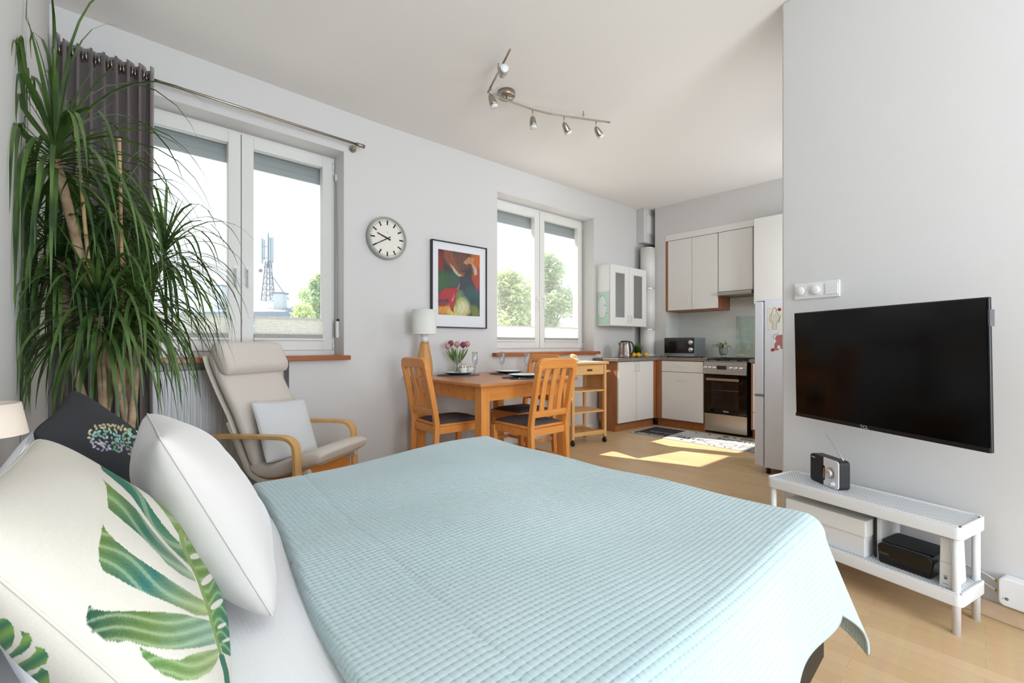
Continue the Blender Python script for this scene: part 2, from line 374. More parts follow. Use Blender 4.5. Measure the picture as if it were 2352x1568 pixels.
def curt(s, z):
    x = -.128 + .412*s; ph = nf*2*PI*s
    k = (2.67-z)/2.67
    amp = .052*(1-.15*k) ; 
    y = RY - .004 + amp*math.sin(ph+.35*math.sin(2.2*z+s*5))
    x += .012*math.sin(ph*2)+ .010*math.sin(s*9+z*1.3)*k
    return x, y
for i in range(NX+1):
    s = i/NX
    for j in range(NZ+1):
        top = 2.672 + .012*math.sin(nf*2*PI*s+.6) + (.03 if s < .03 else 0)
        z = .03 + (top-.03)*j/NZ
        x, y = curt(s, z); vs.append((x, y, z))
for i in range(NX):
    for j in range(NZ):
        a = i*(NZ+1)+j; fs.append((a, a+NZ+1, a+NZ+2, a+1))
t = thing('curtain', 'grey-brown velvet eyelet curtain bunched at the left end of the rod', 'curtain', Matrix.Translation((.08, RY, 0)))
m = MB(); m.add(vs, fs, True); o = m.build('curtain_panel', m_cur, t, world=True)
so = o.modifiers.new('thick', 'SOLIDIFY'); so.thickness = .003
for k in range(nf*2):
    s = (k+.5)/(nf*2)*1.0
    s = k/(nf*2)+.0; 
    if s < .02: continue
    x, y = curt(s, RZ)
    ring = MB(); a = [(x+.0, y+.026*math.cos(q), RZ+.026*math.sin(q)) for q in [2*PI*i/20 for i in range(21)]]
    # rings sit in the cloth where it crosses the rod
    dxn = 1
    ring.tube([(p[0]+(p[1]-y)*.25*(1 if k % 2 else -1), p[1], p[2]) for p in a], .0045, 8, cap=False)
    ring.build('eyelet', m_nickel, t, world=True)
# ---------------------------------------------------------------- clock
CZ = 1.94; CX = 1.846-1.8
t = thing('wall_clock', 'round wall clock with grey rim and black hands between window and picture', 'clock', FA @ Matrix.Translation((1.84, -.02, CZ)))
LC = FA @ Matrix.Translation((1.835, 0, CZ)) @ Matrix.Rotation(PI/2, 4, 'X')   # local z -> -y (towards the room)
R = .178
MB(LC).lathe([(R-.006, 0.003), (R, .010), (R, .045), (R-.008, .054), (R-.018, .050), (R-.020, .030)], n=72, cap=False).build('rim', mat('clock_rim', (168, 170, 162), .4), t, world=True)
MB(LC).lathe([(0.0001, .034), (R-.019, .034)], n=72, cap=False).build('dial', mat('clock_dial', (238, 234, 224), .6), t, world=True)
mk = MB(LC)
for k in range(60):
    big = k % 5 == 0
    L = LC.copy(); mk.M = LC @ Matrix.Rotation(-2*PI*k/60, 4, 'Z')
    if big: mk.box(-.006, .006, .112, .152, .0342, .0352)
    else: mk.box(-.0018, .0018, .141, .152, .0342, .0352)
mk.build('minute_marks', m_black, t, world=True)
def hand(ang, ln, w, z):
    M2 = LC @ Matrix.Rotation(-ang, 4, 'Z'); return MB(M2).add([(-w, -.03, z), (w, -.03, z), (w*.7, ln, z), (-w*.7, ln, z), (-w, -.03, z+.0015), (w, -.03, z+.0015), (w*.7, ln, z+.0015), (-w*.7, ln, z+.0015)], [(0, 1, 2, 3), (7, 6, 5, 4), (0, 4, 5, 1), (1, 5, 6, 2), (2, 6, 7, 3), (3, 7, 4, 0)])
hand(2*PI*(9+40/60)/12, .098, .0065, .038).build('hour_hand', m_black, t, world=True)
hand(2*PI*40/60, .145, .0045, .042).build('minute_hand', m_black, t, world=True)
text('dial_lettering', 'uhr', .012, LC @ Matrix.Translation((0, .055, .0345)), m_black, t, .0002) if False else None
mk = MB(LC).box(-.010, .010, .048, .051, .0342, .0346).box(-.002, .002, .056, .060, .0342, .0346); mk.build('dial_mark', mat('faint_grey', (150, 148, 144), .6), t, world=True)
# ================================================================ BED
m_sheet = bump(mat('white_sheet', (250, 250, 253), .8, spec=.2), 'wave', 40, .08, .002)
m_frame = mat('bed_frame_black', (12, 12, 13), .5)
BU0, BU1, BV0, BV1, BZ = -.13, 1.455, .30, 1.70, .575
t = thing('bed', 'bed on a black metal frame with a white mattress, under the quilted cover', 'bed', Matrix.Translation(((BU0+BU1)/2, (BV0+BV1)/2, 0)))
m = MB(); m.box(BU0, BU1-.01, BV0, BV0+.03, .205, .345).box(BU0, BU1-.01, BV1-.03, BV1, .205, .345).box(BU1-.04, BU1-.01, BV0+.03, BV1-.03, .205, .345).box(BU0, BU0+.03, BV0+.03, BV1-.03, .205, .345)
for i in range(9): m.box(BU0+.03, BU1-.04, BV0+.06+i*.15, BV0+.13+i*.15, .335, .352)
m.build('bed_frame', m_frame, t, world=True, bevel=.003)
for (x, y) in ((BU1-.07, BV0+.045), (BU1-.07, BV1-.045), (BU0+.06, BV0+.045), (BU0+.06, BV1-.045)):
    MB().tube([(x, y, 0), (x, y, .22)], .017, 16).build('leg', m_frame, t, world=True)
def rbox(mb, x0, x1, y0, y1, z0, z1, r, n=6, rim=None):
    """box with generously rounded vertical corners and rims"""
    pts = []
    for cx, cy, a0 in ((x1-r, y1-r, 0), (x0+r, y1-r, PI/2), (x0+r, y0+r, PI), (x1-r, y0+r, 3*PI/2)):
        for k in range(n+1): a = a0+PI/2*k/n; pts.append((cx, cy, math.cos(a), math.sin(a)))
    q = min(r, (z1-z0)/2) if rim is None else rim; rings = []
    for k in range(n+1): a = -PI/2+PI/2*k/n; rings.append((z0+q+q*math.sin(a), r-q+q*math.cos(a)))
    for k in range(n+1): a = PI/2*k/n; rings.append((z1-q+q*math.sin(a), r-q+q*math.cos(a)))
    vs = [(cx+ca*rr, cy+sa*rr, z) for z, rr in rings for cx, cy, ca, sa in pts]; N = len(pts)
    fs = [(i*N+k, i*N+(k+1) % N, (i+1)*N+(k+1) % N, (i+1)*N+k) for i in range(len(rings)-1) for k in range(N)]
    fs += [tuple(reversed(range(N))), tuple((len(rings)-1)*N+k for k in range(N))]
    return mb.add(vs, fs, True)
rbox(MB(), BU0+.01, BU1-.015, BV0+.005, BV1-.005, .352, BZ-.004, .05).build('mattress', m_sheet, t, world=True)
# quilted cover ------------------------------------------------------------
m_cover = mat('cover_waffle', (176, 204, 206), .85, spec=.15, Sheen_Weight=.3)
noise_var(m_cover, (182, 205, 209), (192, 212, 216), 2.2, 3)
def _cover():
    n, l, b = nodes(m_cover)
    uv = n.new('ShaderNodeUVMap'); mp = n.new('ShaderNodeMapping'); mp.inputs['Rotation'].default_value = (0, 0, math.radians(2))
    sp = n.new('ShaderNodeSeparateXYZ'); l.new(uv.outputs[0], mp.inputs[0]); l.new(mp.outputs[0], sp.inputs[0])
    outs = []
    for ax in 'XY':
        m1 = n.new('ShaderNodeMath'); m1.operation = 'MULTIPLY'; m1.inputs[1].default_value = PI/.0134
        m2 = n.new('ShaderNodeMath'); m2.operation = 'SINE'; m3 = n.new('ShaderNodeMath'); m3.operation = 'ABSOLUTE'
        m4 = n.new('ShaderNodeMath'); m4.operation = 'POWER'; m4.inputs[1].default_value = .7
        l.new(sp.outputs[ax], m1.inputs[0]); l.new(m1.outputs[0], m2.inputs[0]); l.new(m2.outputs[0], m3.inputs[0]); l.new(m3.outputs[0], m4.inputs[0]); outs.append(m4)
    def M_(op, x, y):
        q = n.new('ShaderNodeMath'); q.operation = op
        for i, v in enumerate((x, y)):
            if isinstance(v, (int, float)): q.inputs[i].default_value = v
            else: l.new(v.outputs[0], q.inputs[i])
        return q
    mm = M_('SUBTRACT', M_('MULTIPLY', M_('ADD', outs[0], outs[1]), .42), M_('MULTIPLY', M_('SUBTRACT', 1.0, outs[0]), M_('SUBTRACT', 1.0, outs[1])))
    bp = n.new('ShaderNodeBump'); bp.inputs['Strength'].default_value = .6; bp.inputs['Distance'].default_value = .003
    l.new(mm.outputs[0], bp.inputs['Height']); l.new(bp.outputs[0], b.inputs['Normal'])
_cover()
def cover_point(a, b, z0=.592, R=.055):
    ua, ub0, ub1 = BU1-.045, BV0+.045, BV1-.03
    dx = max(0, a-ua); dy = (b-ub1) if b > ub1 else ((b-ub0) if b < ub0 else 0)
    x = min(a, ua); y = min(max(b, ub0), ub1); d = math.hypot(dx, dy)
    z = z0 + .010*math.sin(a*3.1+1.0)*math.sin(b*2.7) + .006*math.sin(a*7-b*4) + .003*math.sin(b*13+a*3)
    sx = .2 + .13*(b-.59)+.26
    z -= .0035*math.exp(-((a-(.26+.13*(b-.59)+.17+.01*math.sin(b*3)))/.004)**2)
    if d > 0:
        nx, ny = dx/d, dy/d
        if d < R*PI/2: o = R*math.sin(d/R); dz = R*(1-math.cos(d/R))
        else:
            rest = d-R*PI/2; o = R+.16*rest; dz = R+rest*.975
            along = (b if abs(nx) > abs(ny) else a)
            o += .05*rest*math.sin(along*15)*(1-2*nx*abs(ny)) + .26*rest*(2*nx*abs(ny))**2
        x += nx*o; y += ny*o; z -= dz
    return x, y, z
NA, NB = 190, 260; vs = []; fs = []; uvs = []
for i in range(NA+1):
    for j in range(NB+1):
        b = (BV0+.045-.275) + (BV1-.03+.26-(BV0+.045-.275))*j/NB
        a0 = .26+.13*(min(max(b, .2), 1.8)-.59)+.008*math.sin(b*6); a1 = BU1-.045+.335
        s = i/NA; a = a0+(a1-a0)*s
        x, y, z = cover_point(a, b)
        e = (a-a0)
        if e < .016: z -= .016-math.sqrt(max(0, .016**2-(.016-e)**2))
        vs.append((x, y, z)); uvs.append((a, b))
for i in range(NA):
    for j in range(NB):
        k = i*(NB+1)+j; fs.append((k, k+NB+1, k+NB+2, k+1))
me = bpy.data.meshes.new('bed_cover'); me.from_pydata(vs, [], fs); me.update()
ul = me.uv_layers.new(name='UVMap'); li = np.zeros(len(me.loops), dtype=np.int32); me.loops.foreach_get('vertex_index', li)
ul.data.foreach_set('uv', np.array(uvs, dtype=np.float32)[li].ravel())
me.polygons.foreach_set('use_smooth', [True]*len(me.polygons)); me.materials.append(m_cover)
cov = bpy.data.objects.new('bed_cover', me); COL.objects.link(cov)
tag(cov, 'pale aqua quilted bedspread draped over the bed', 'bedspread')
so = cov.modifiers.new('thick', 'SOLIDIFY'); so.thickness = .007; so.offset = -1
# ================================================================ CUSHIONS
def cush_fn(w, h, T, pinch=.05, ex=.5, sag=0.0):
    def f(s, t, side):
        q = max(0, (1-s*s))*max(0, (1-t*t))
        x = w/2*s*(1-pinch*(1-t*t)); y = h/2*t*(1-pinch*(1-s*s))
        k = 1-.045*(s*t)**6; x *= k; y *= k
        z = side*T*q**ex*(1-.12*math.sin(5*s+2)*math.sin(4*t+1)*q) 
        y -= sag*(1-t)*0
        return x, y, z
    return f
def cushion(name, M, fn, m, N=44, paint=None, parent=None, lab=None, cat=None, dens=None, seam=None):
    vs = []; fs = []; idx = {}; cols = []
    NN = dens or N
    g = [math.sin(PI/2*(2*i/NN-1))*.35+(2*i/NN-1)*.65 for i in range(NN+1)]
    for side in (1, -1):
        for i in range(NN+1):
            for j in range(NN+1):
                edge = i in (0, NN) or j in (0, NN)
                if edge and (1, i, j) in idx: idx[(side, i, j)] = idx[(1, i, j)]; continue
                idx[(side, i, j)] = len(vs); vs.append(fn(g[i], g[j], side)); cols.append((g[i], g[j], side))
        for i in range(NN):
            for j in range(NN):
                q = [idx[(side, i, j)], idx[(side, i+1, j)], idx[(side, i+1, j+1)], idx[(side, i, j+1)]]
                fs.append(tuple(q if side > 0 else reversed(q)))
    me = bpy.data.meshes.new(name); me.from_pydata(vs, [], fs); me.update()
    me.polygons.foreach_set('use_smooth', [True]*len(me.polygons)); me.materials.append(m)
    if paint is not None:
        A = np.array(cols); C = paint(A[:, 0], A[:, 1], A[:, 2]); at = me.color_attributes.new('paint', 'FLOAT_COLOR', 'POINT')
        at.data.foreach_set('color', np.concatenate([C, np.ones((len(C), 1))], 1).astype(np.float32).ravel())
    o = bpy.data.objects.new(name, me); COL.objects.link(o)
    if parent is not None: o.parent = parent
    o.matrix_world = M; TM[o.name] = M
    if lab: tag(o, lab, cat)
    # piped seam
    sm = MB(); pts = [fn(s, t, 1) for s, t in [(-1+2*i/30, -1) for i in range(30)]+[(1, -1+2*i/30) for i in range(30)]+[(1-2*i/30, 1) for i in range(30)]+[(-1, 1-2*i/30) for i in range(31)]]
    sm.tube(pts, .0015, 6, cap=False); so = sm.build('seam', seam or m, None); so.parent = o; TM[so.name] = M
    return o
m_seam = mat('seam_thread', (205, 202, 192), .8)
def CM(far_top, near_top, bottom_mid_dir, h):
    """cushion frame from its two upper corners; returns matrix with x along the top edge, y up, z to the front"""
    a = Vector(near_top); b = Vector(far_top); ex = (b-a).normalized(); up = -Vector(bottom_mid_dir); up = (up-ex*up.dot(ex)).normalized(); ez = ex.cross(up)
    c = (a+b)/2 - up*h/2
    M = Matrix(((ex.x, up.x, ez.x, c.x), (ex.y, up.y, ez.y, c.y), (ex.z, up.z, ez.z, c.z), (0, 0, 0, 1))); return M
m_cwhite = bump(mat('velvet_offwhite', (206, 201, 198), .8, spec=.1, Sheen_Weight=.4), 'noise', 9, .25, .02)
def FM(c, ex, up, ez): return Matrix(((ex[0], up[0], ez[0], c[0]), (ex[1], up[1], ez[1], c[1]), (ex[2], up[2], ez[2], c[2]), (0, 0, 0, 1)))
M_WC = FM((.1565, .9944, .7524), (.0335, .9994, -.0131), (-.4217, .026, .9064), (.9061, -.0248, .4223))
cushion('cushion', M_WC, cush_fn(.365, .365, .082, .07, .5), m_cwhite, lab='off-white velvet cushion with a seam standing between the dark and the leaf-print cushions', cat='cushion')
m_leafc = attr_mat('leaf_print_fabric', rough=.85, noise=.05, nscale=300); bump(m_leafc, 'noise', 450, .25, .0008)
m_darkc = attr_mat('floral_fabric', rough=.9, noise=.06)
def poly2(c, s, t, D):
    cx, cy = c; k = 0; X = 0; Y = 0; s = np.arcsin(np.clip(s, -1, 1)); t = np.arcsin(np.clip(t, -1, 1))
    for i in range(D+1):
        for j in range(D+1-i): q = s**i*t**j; X = X+cx[k]*q; Y = Y+cy[k]*q; k += 1
    return X, Y
def inpoly(x, y, P):
    P = np.array(P, float); r = np.zeros(len(x), bool); j = len(P)-1
    for i in range(len(P)):
        xi, yi, xj, yj = P[i, 0], P[i, 1], P[j, 0], P[j, 1]
        m = ((yi > y) != (yj > y)); xx = (xj-xi)*(y-yi)/((yj-yi) if yj != yi else 1e-9)+xi
        r ^= m & (x < xx); j = i
    return r
def segdist(x, y, a, b):
    ax, ay = a; dx, dy = b[0]-ax, b[1]-ay; L = dx*dx+dy*dy
    t = np.clip(((x-ax)*dx+(y-ay)*dy)/L, 0, 1); return np.hypot(x-ax-t*dx, y-ay-t*dy), t
def hashn(x, y, f): 
    return np.sin(x*f+2.1*np.sin(y*f*.7))*np.sin(y*f*1.3+1.7*np.sin(x*f*.9))
def L3(c): return np.array(lin(c))
LF = (np.array([1097.4,-562.2,-165.34,81.716,-45.269,-9.4652,23.897,0.52823,-2.9187,0.28773,-10.902,177.35,18.336,-91.567,51.496,50.615,-27.201,-9.4647,4.5982,-65.223,0.41248,-319.14,-75.195,262.75,8.2049,-52.826,5.213,-2.1973,-129.2,146.55,189.51,-144.07,-59.092,36.894,-142.8,-59.934,326.15,-3.8198,-117.94,22.497,43.906,93.33,-134.13,-71.512,62.493,68.701,7.6918,-76.447,20.355,-21.446,-20.463,32.276,-10.434,2.7756,3.1993]), np.array([704.9,-588.06,17.152,65.263,58.727,9.3097,-19.179,-1.4409,2.1197,-0.10708,-302.72,77.677,-2.1266,61.61,-35.565,-42.425,17.513,7.2974,-3.0441,122.83,-142.18,205.01,72.251,-180.24,-4.0008,37.319,-3.811,22.045,94.219,-90.839,-133.65,100.09,39.493,-26.056,79.221,75.198,-227.12,0.99487,81.434,-15.064,-20.834,-77.226,90.995,49.485,-43.061,-45.814,-8.5382,53.56,-13.781,12.517,16.019,-22.403,7.0998,-1.8538,-1.9602]))
LB = (np.array([315,-658.76,28.823,-70.597,59.866,274.41,200.9,50.055,195.48,10.278,-337.02,291.83,1052.2,809.12,197.99,22.128,-521.63,335.53,1567.8,1360.2,455.11,-147.2,310.68,1032.9,1057.2,457.06,175.69,654.92,397.35,122.63,100.75,25.89,-10.017,-36.661,-98.533,-18.785]), np.array([1253.3,-662.33,-141.45,249.34,-18.406,-197.84,-126.87,-28.816,-494.18,267.17,270.85,-297.01,-735.35,-487.85,-100.7,81.446,255.22,-325.46,-1080.1,-816.61,-251.47,148.08,-289.09,-716.99,-604.33,-242.84,-158.29,-410.81,-195.67,-34.452,-64.685,5.4972,33.626,31.391,72.541,12.975]))
DF = (np.array([1891.1,-750.11,-258.6,103.22,29.808,-1.7423,-2.1646,95.441,112.71,41.578,-13.48,-1.6915,-1.1944,-211.48,-65.629,71.769,15.19,-3.834,11.407,-18.776,-8.3072,0.10749,5.7945,8.661,1.1267,-4.1798,2.0691,2.0725]), np.array([1050.1,-777.48,69.923,124.44,8.1333,-4.859,-1.3763,-352.93,67.971,-31.854,-2.0433,2.8702,-1.3687,158.39,-59.188,-43.075,5.8545,1.6469,32.733,3.1469,10.424,-1.5678,-11.864,14.147,-2.8209,2.6964,-4.3216,-0.88669]))

LOBES = [  # polygon of a leaf blade, its root at the stem, its tip, colours tip / middle / root
 ([(640,185),(720,230),(850,330),(960,440),(1060,560),(1150,680),(1140,720),(1050,600),(950,480),(860,380),(760,285),(660,210)], (1140,720), (640,185), (58,120,96), (104,140,74), (150,170,96)),
 ([(600,195),(625,235),(640,270),(700,330),(800,420),(900,530),(1000,640),(1100,760),(1180,860),(1192,882),(1150,780),(1110,700),(1010,590),(930,500),(850,400),(760,290),(690,235)], (1190,880), (600,195), (54,128,104), (48,118,96), (120,160,110)),
 ([(615,320),(640,370),(650,440),(660,500),(740,570),(840,660),(930,760),(1010,850),(1100,910),(1200,945),(1180,890),(1090,790),(990,670),(900,560),(840,500),(760,440),(690,390)], (1200,940), (615,320), (130,160,72), (46,116,96), (168,190,160)),
 ([(632,592),(625,640),(608,740),(612,820),(640,880),(720,920),(800,970),(920,1030),(1060,1090),(1200,1150),(1290,1150),(1250,1060),(1150,1010),(1040,950),(920,870),(800,780),(700,690),(650,630)], (1280,1150), (610,640), (112,140,62), (60,128,116), (176,190,128)),
 ([(545,1090),(530,1140),(528,1200),(560,1250),(640,1310),(720,1320),(780,1310),(870,1340),(1000,1360),(1100,1365),(1220,1350),(1330,1320),(1310,1230),(1300,1180),(1150,1150),(980,1130),(800,1125),(640,1125),(570,1115)], (1320,1240), (528,1180), (24,84,66), (112,142,74), (150,184,160)),
 ([(850,1345),(870,1400),(920,1460),(1000,1520),(1100,1555),(1200,1550),(1290,1500),(1340,1420),(1350,1350),(1250,1370),(1180,1390),(1100,1430),(1000,1420),(900,1370)], (1350,1360), (850,1345), (104,150,84), (126,160,92), (172,188,130)),
 ([(1130,680),(1190,720),(1250,790),(1300,860),(1360,950),(1400,1050),(1415,1150),(1428,1260),(1434,1350),(1415,1405),(1370,1380),(1340,1290),(1310,1200),(1280,1110),(1240,1010),(1200,900),(1160,800)], (1290,1120), (1420,1100), (40,120,98), (60,132,96), (120,156,80))]
GAPS = [(1195,792,26,17,.1), (1262,940,40,20,-.8), (1322,1090,36,18,-.7), (1360,1216,24,12,-.4), (1395,1302,30,9,-.3)]
STEM = [(1095,640),(1165,800),(1225,970),(1288,1130),(1335,1290),(1362,1400),(1384,1500),(1400,1700)]
SMALL = [[(-60,1180),(20,1170),(50,1175),(85,1220),(85,1290),(60,1350),(20,1385),(-60,1390)], [(130,1250),(180,1260),(200,1300),(180,1350),(120,1400),(50,1425),(-60,1425),(-60,1395),(60,1390),(110,1340),(135,1290)],
 [(215,1345),(270,1355),(298,1400),(280,1450),(200,1490),(100,1510),(40,1500),(-60,1440),(90,1460),(170,1420),(215,1380)], [(245,1480),(290,1500),(302,1590),(90,1700),(20,1520),(150,1535),(220,1510)]]
def paint_leaf(s, t, side):
    C = np.tile(L3((207,202,191)), (len(s), 1)); f = side > 0
    x, y = poly2(LF, s, t, 9); jx = x+1.2*hashn(x, y, .2); jy = y+1.2*hashn(y, x, .2)
    fr = f & (x > -300) & (x < 1700) & (y > -60) & (y < 1900)
    for P, root, tip, c0, c1, c2 in LOBES:
        m = fr & inpoly(jx, jy, P)
        d = np.clip(((x-tip[0])*(root[0]-tip[0])+(y-tip[1])*(root[1]-tip[1]))/((root[0]-tip[0])**2+(root[1]-tip[1])**2), 0, 1)
        ux, uy = root[0]-tip[0], root[1]-tip[1]; n = np.hypot(ux, uy); v = ((x-tip[0])*-uy+(y-tip[1])*ux)/n
        st = .5+.5*np.sin(v*.085+3*np.sin(d*7)+x*.012); sp = hashn(x, y, .45)*.5+.5
        a = np.clip(d*2, 0, 1)[:, None]; b = np.clip(d*2-1, 0, 1)[:, None]
        col = L3(c0)*(1-a)+L3(c1)*a; col = col*(1-b)+L3(c2)*b
        col = col*(.60+.30*st+.26*sp-.12)[:, None]; hi = (st > .86)[:, None]; col = np.where(hi, col*.55+L3((196,210,176))*.30, col)
        C[m] = col[m]
    for gx, gy, rx, ry, an in GAPS:
        dx, dy = x-gx, y-gy; u = dx*math.cos(an)+dy*math.sin(an); v = -dx*math.sin(an)+dy*math.cos(an)
        C[fr & ((u/rx)**2+(v/ry)**2 < 1)] = L3((207,202,192))
    for a, b in zip(STEM, STEM[1:]):
        d, _ = segdist(x, y, a, b); w = 8 if a[1] < 1380 else 16; C[fr & (d < w)] = L3((124,146,84) if a[1] < 1380 else (52,104,82))
    xb, yb = poly2(LB, s, t, 7); fb_ = (~f) & (xb > -200) & (xb < 900) & (yb > 1000) & (yb < 2000)
    for k, P in enumerate(SMALL):
        m = fb_ & inpoly(xb, yb, P); d = .5+.5*np.sin(xb*.03+yb*.05+k); C[m] = (L3((112,150,66))*d[:, None]+L3((44,104,76))*(1-d[:, None]))[m]
    return C
_rf = random.Random(5); FLO = []
_reg = [(1060,800),(1180,690),(1400,680),(1600,710),(1750,780),(1850,850),(1900,1230),(1700,1180),(1600,1050),(1480,1120),(1400,1040),(1300,1110),(1180,1060),(1110,960),(1070,880)]
_reg2 = [(1340,325),(1500,440),(1700,590),(1820,690),(1950,800),(1950,950),(1800,830),(1700,720),(1600,600),(1480,470)]
for _k in range(1500):
    _x = _rf.uniform(1050, 1900); _y = _rf.uniform(320, 1230); _p = (np.array([_x]), np.array([_y]))
    _in1 = inpoly(*_p, _reg)[0]; _in2 = inpoly(*_p, _reg2)[0]
    if not (_in1 or _in2) or any((_x-q[0])**2+(_y-q[1])**2 < 40**2 for q in FLO): continue
    if _in2: c = _rf.choice([(170,214,200),(190,226,214),(120,176,158)])
    elif _y > 900 and _x < 1420: c = _rf.choice([(176,170,196),(200,196,214),(158,160,190)])
    elif _y < 760 or _x < 1120: c = _rf.choice([(222,206,160),(206,190,146)])
    elif _y > 940: c = _rf.choice([(104,160,132),(140,178,110),(176,170,196)])
    else: c = _rf.choice([(150,206,194),(174,216,212),(128,186,170),(160,196,150)])
    FLO.append((_x, _y, _rf.uniform(24, 33), _rf.uniform(13, 19), _rf.uniform(0, PI), c))
def paint_floral(s, t, side):
    C = np.tile(L3((46,47,52)), (len(s), 1)); f = side > 0; x, y = poly2(DF, s, t, 6); f = f & (x > 900) & (x < 2100) & (y > 250) & (y < 1400)
    for gx, gy, rx, ry, an, c in FLO:
        dx, dy = x-gx, y-gy; u = dx*math.cos(an)+dy*math.sin(an); v = -dx*math.sin(an)+dy*math.cos(an); q = (u/rx)**2+(v/ry)**2
        m = f & (q < 1); C[m] = L3(c); C[m & (np.abs(v) < 1.5)] = L3((90,120,116))
    return C

M_LC = FM((.0286, .7384, .7527), (.0989, .9950, .0110), (-.5155, .0417, .8559), (.8512, -.0903, .5171))
M_DC = FM((.0461, 1.4125, .763), (.1379, .9795, .1472), (-.5492, -.048, .8343), (.8242, -.1958, .5313))
cushion('cushion', M_LC, cush_fn(.3803, .3891, .0728, .0615, .5), m_leafc, paint=paint_leaf, dens=380, seam=m_seam, lab='large cream cushion printed with green tropical leaves at the head of the bed', cat='cushion')
cushion('cushion', M_DC, cush_fn(.362, .362, .0638, .06, .5), m_darkc, paint=paint_floral, dens=260, seam=mat('seam_charcoal', (40, 41, 46), .9), lab='charcoal cushion with a mint and lilac flower print beneath the tall plant', cat='cushion')
M_P = CM((-.105, 1.42, .80), (-.105, .80, .80), (.07, 0, -.24), .26)
cushion('bed_pillow', Matrix.Translation((-.055, 1.10, .72)) @ Matrix.Rotation(PI/2, 4, 'Z') @ Matrix.Rotation(math.radians(78), 4, 'X'), cush_fn(.66, .30, .06, .05, .5), m_sheet, lab='white bed pillow leaning on the wall behind the cushions', cat='pillow')
# ================================================================ ARMCHAIR
def pad(mb, path, w, th, n=24, ex=.35, ends=True):
    """upholstered pad: rounded section (w along x) swept along a yz path"""
    P = [Vector((0, y, z)) for y, z in path]; L = len(P); vs = []
    for i, p in enumerate(P):
        t = (P[min(i+1, L-1)]-P[max(i-1, 0)]).normalized(); nn = Vector((1, 0, 0)).cross(t).normalized()
        e = min(i, L-1-i); k = 1.0
        if ends: k = [.05, .55, .80, .93, 1][min(e, 4)]
        wi = w[i] if isinstance(w, (list, tuple)) else w; ti = th[i] if isinstance(th, (list, tuple)) else th
        for q in range(n):
            a = 2*PI*q/n; c, s = math.cos(a), math.sin(a)
            vs.append(p + Vector((1, 0, 0))*(math.copysign(abs(c)**ex, c)*wi/2*(.94+.06*k)) + nn*math.copysign(abs(s)**(ex*1.6), s)*ti/2*k)
    fs = [(i*n+k, i*n+(k+1) % n, (i+1)*n+(k+1) % n, (i+1)*n+k) for i in range(L-1) for k in range(n)]
    fs += [tuple(reversed(range(n))), tuple((L-1)*n+k for k in range(n))]
    return mb.add(vs, fs, True)
def curve_pts(pts, n=8):
    """Catmull-Rom through 2D/3D points"""
    P = [Vector(p) if len(p) == 3 else Vector((p[0], p[1], 0)) for p in pts]; P = [P[0]*2-P[1]]+P+[P[-1]*2-P[-2]]; out = []
    for i in range(1, len(P)-2):
        for k in range(n):
            t = k/n; a, b, c, d = P[i-1:i+3]
            out.append(.5*((2*b)+(c-a)*t+(2*a-5*b+4*c-d)*t*t+(3*b-a-3*c+d)*t**3))
    out.append(P[-2]); return out
m_linen = bump(mat('linen_beige', (228, 219, 210), .85, spec=.15), 'noise', 260, .3, .001)
m_sling = mat('sling_cream', (222, 216, 202), .8)
MA = Matrix.Translation((1.095, 2.86, 0)) @ Matrix.Rotation(math.radians(-146.5), 4, 'Z')
t = thing('armchair', 'beige bentwood cantilever armchair with padded headrest beside the window', 'armchair', MA)
back = [(p.x, p.y) for p in curve_pts([(-.30, .30), (-.37, .46), (-.44, .62), (-.53, .78), (-.60, .92), (-.635, 1.02)])]
seat = [(p.x, p.y) for p in curve_pts([(-.36, .315), (-.22, .295), (-.08, .33), (.03, .375), (.10, .39), (.13, .375)])]
pad(MB(), [(y, z) for y, z in back], .50, .085).build('back_cushion', m_linen, t)
pad(MB(), [(y, z) for y, z in seat], .51, .095).build('seat_cushion', m_linen, t)
hd = [(p.x, p.y) for p in curve_pts([(-.50, .865), (-.535, .93), (-.570, 1.0), (-.600, 1.06)], 6)]
pad(MB(), hd, .52, .115, ex=.3).build('headrest', m_linen, t)
for s in (-1, 1):
    arm = [Vector((s*.285, y, z)) for y, z in [(p.x, p.y) for p in curve_pts([(-.56, .500), (-.35, .508), (-.12, .514), (-.045, .508), (-.005, .482), (.010, .44), (.015, .32), (.018, .15), (.014, .06), (-.02, .012), (-.10, .010), (-.50, .010)], 6)]]
    MB().ribbon(arm, .055, .022, (1, 0, 0)).build('armrest', m_pine, t, bevel=.003)
    fr = [Vector((s*.235, p.x, p.y)) for p in curve_pts([(-.50, .58), (-.46, .50), (-.40, .38), (-.335, .275), (-.22, .235), (-.06, .26), (.06, .315)], 6)]
    MB().ribbon(fr, .03, .028, (1, 0, 0)).build('side_frame', m_sling, t, bevel=.003)
    MB().tube([(s*.312, -.535, .500), (s*.27, -.535, .500)], .008, 12).build('bolt', m_chrome, t)
MB().box(-.26, .26, -.02, 0, .20, .32).build('cross_rail', m_beechx, t, bevel=.004)
MB().box(-.26, .26, -.43, -.41, .12, .18).build('cross_rail', m_beechx, t, bevel=.004)
pad(MB(), [(y-.055, z-.02) for y, z in back[3:-2]], .505, .016, ends=False).build('sling', m_sling, t)
cushion('cushion', MA @ Matrix.Translation((.055, -.245, .515)) @ Matrix.Rotation(math.radians(180-8), 4, 'Z') @ Matrix.Rotation(math.radians(66), 4, 'X') @ Matrix.Rotation(math.radians(-4), 4, 'Z'),
        cush_fn(.40, .385, .05, .05, .5), bump(mat('plush_white', (226, 228, 230), .9, spec=.1), 'noise', 120, .2, .002), lab='small plain white cushion resting on the armchair seat', cat='cushion')
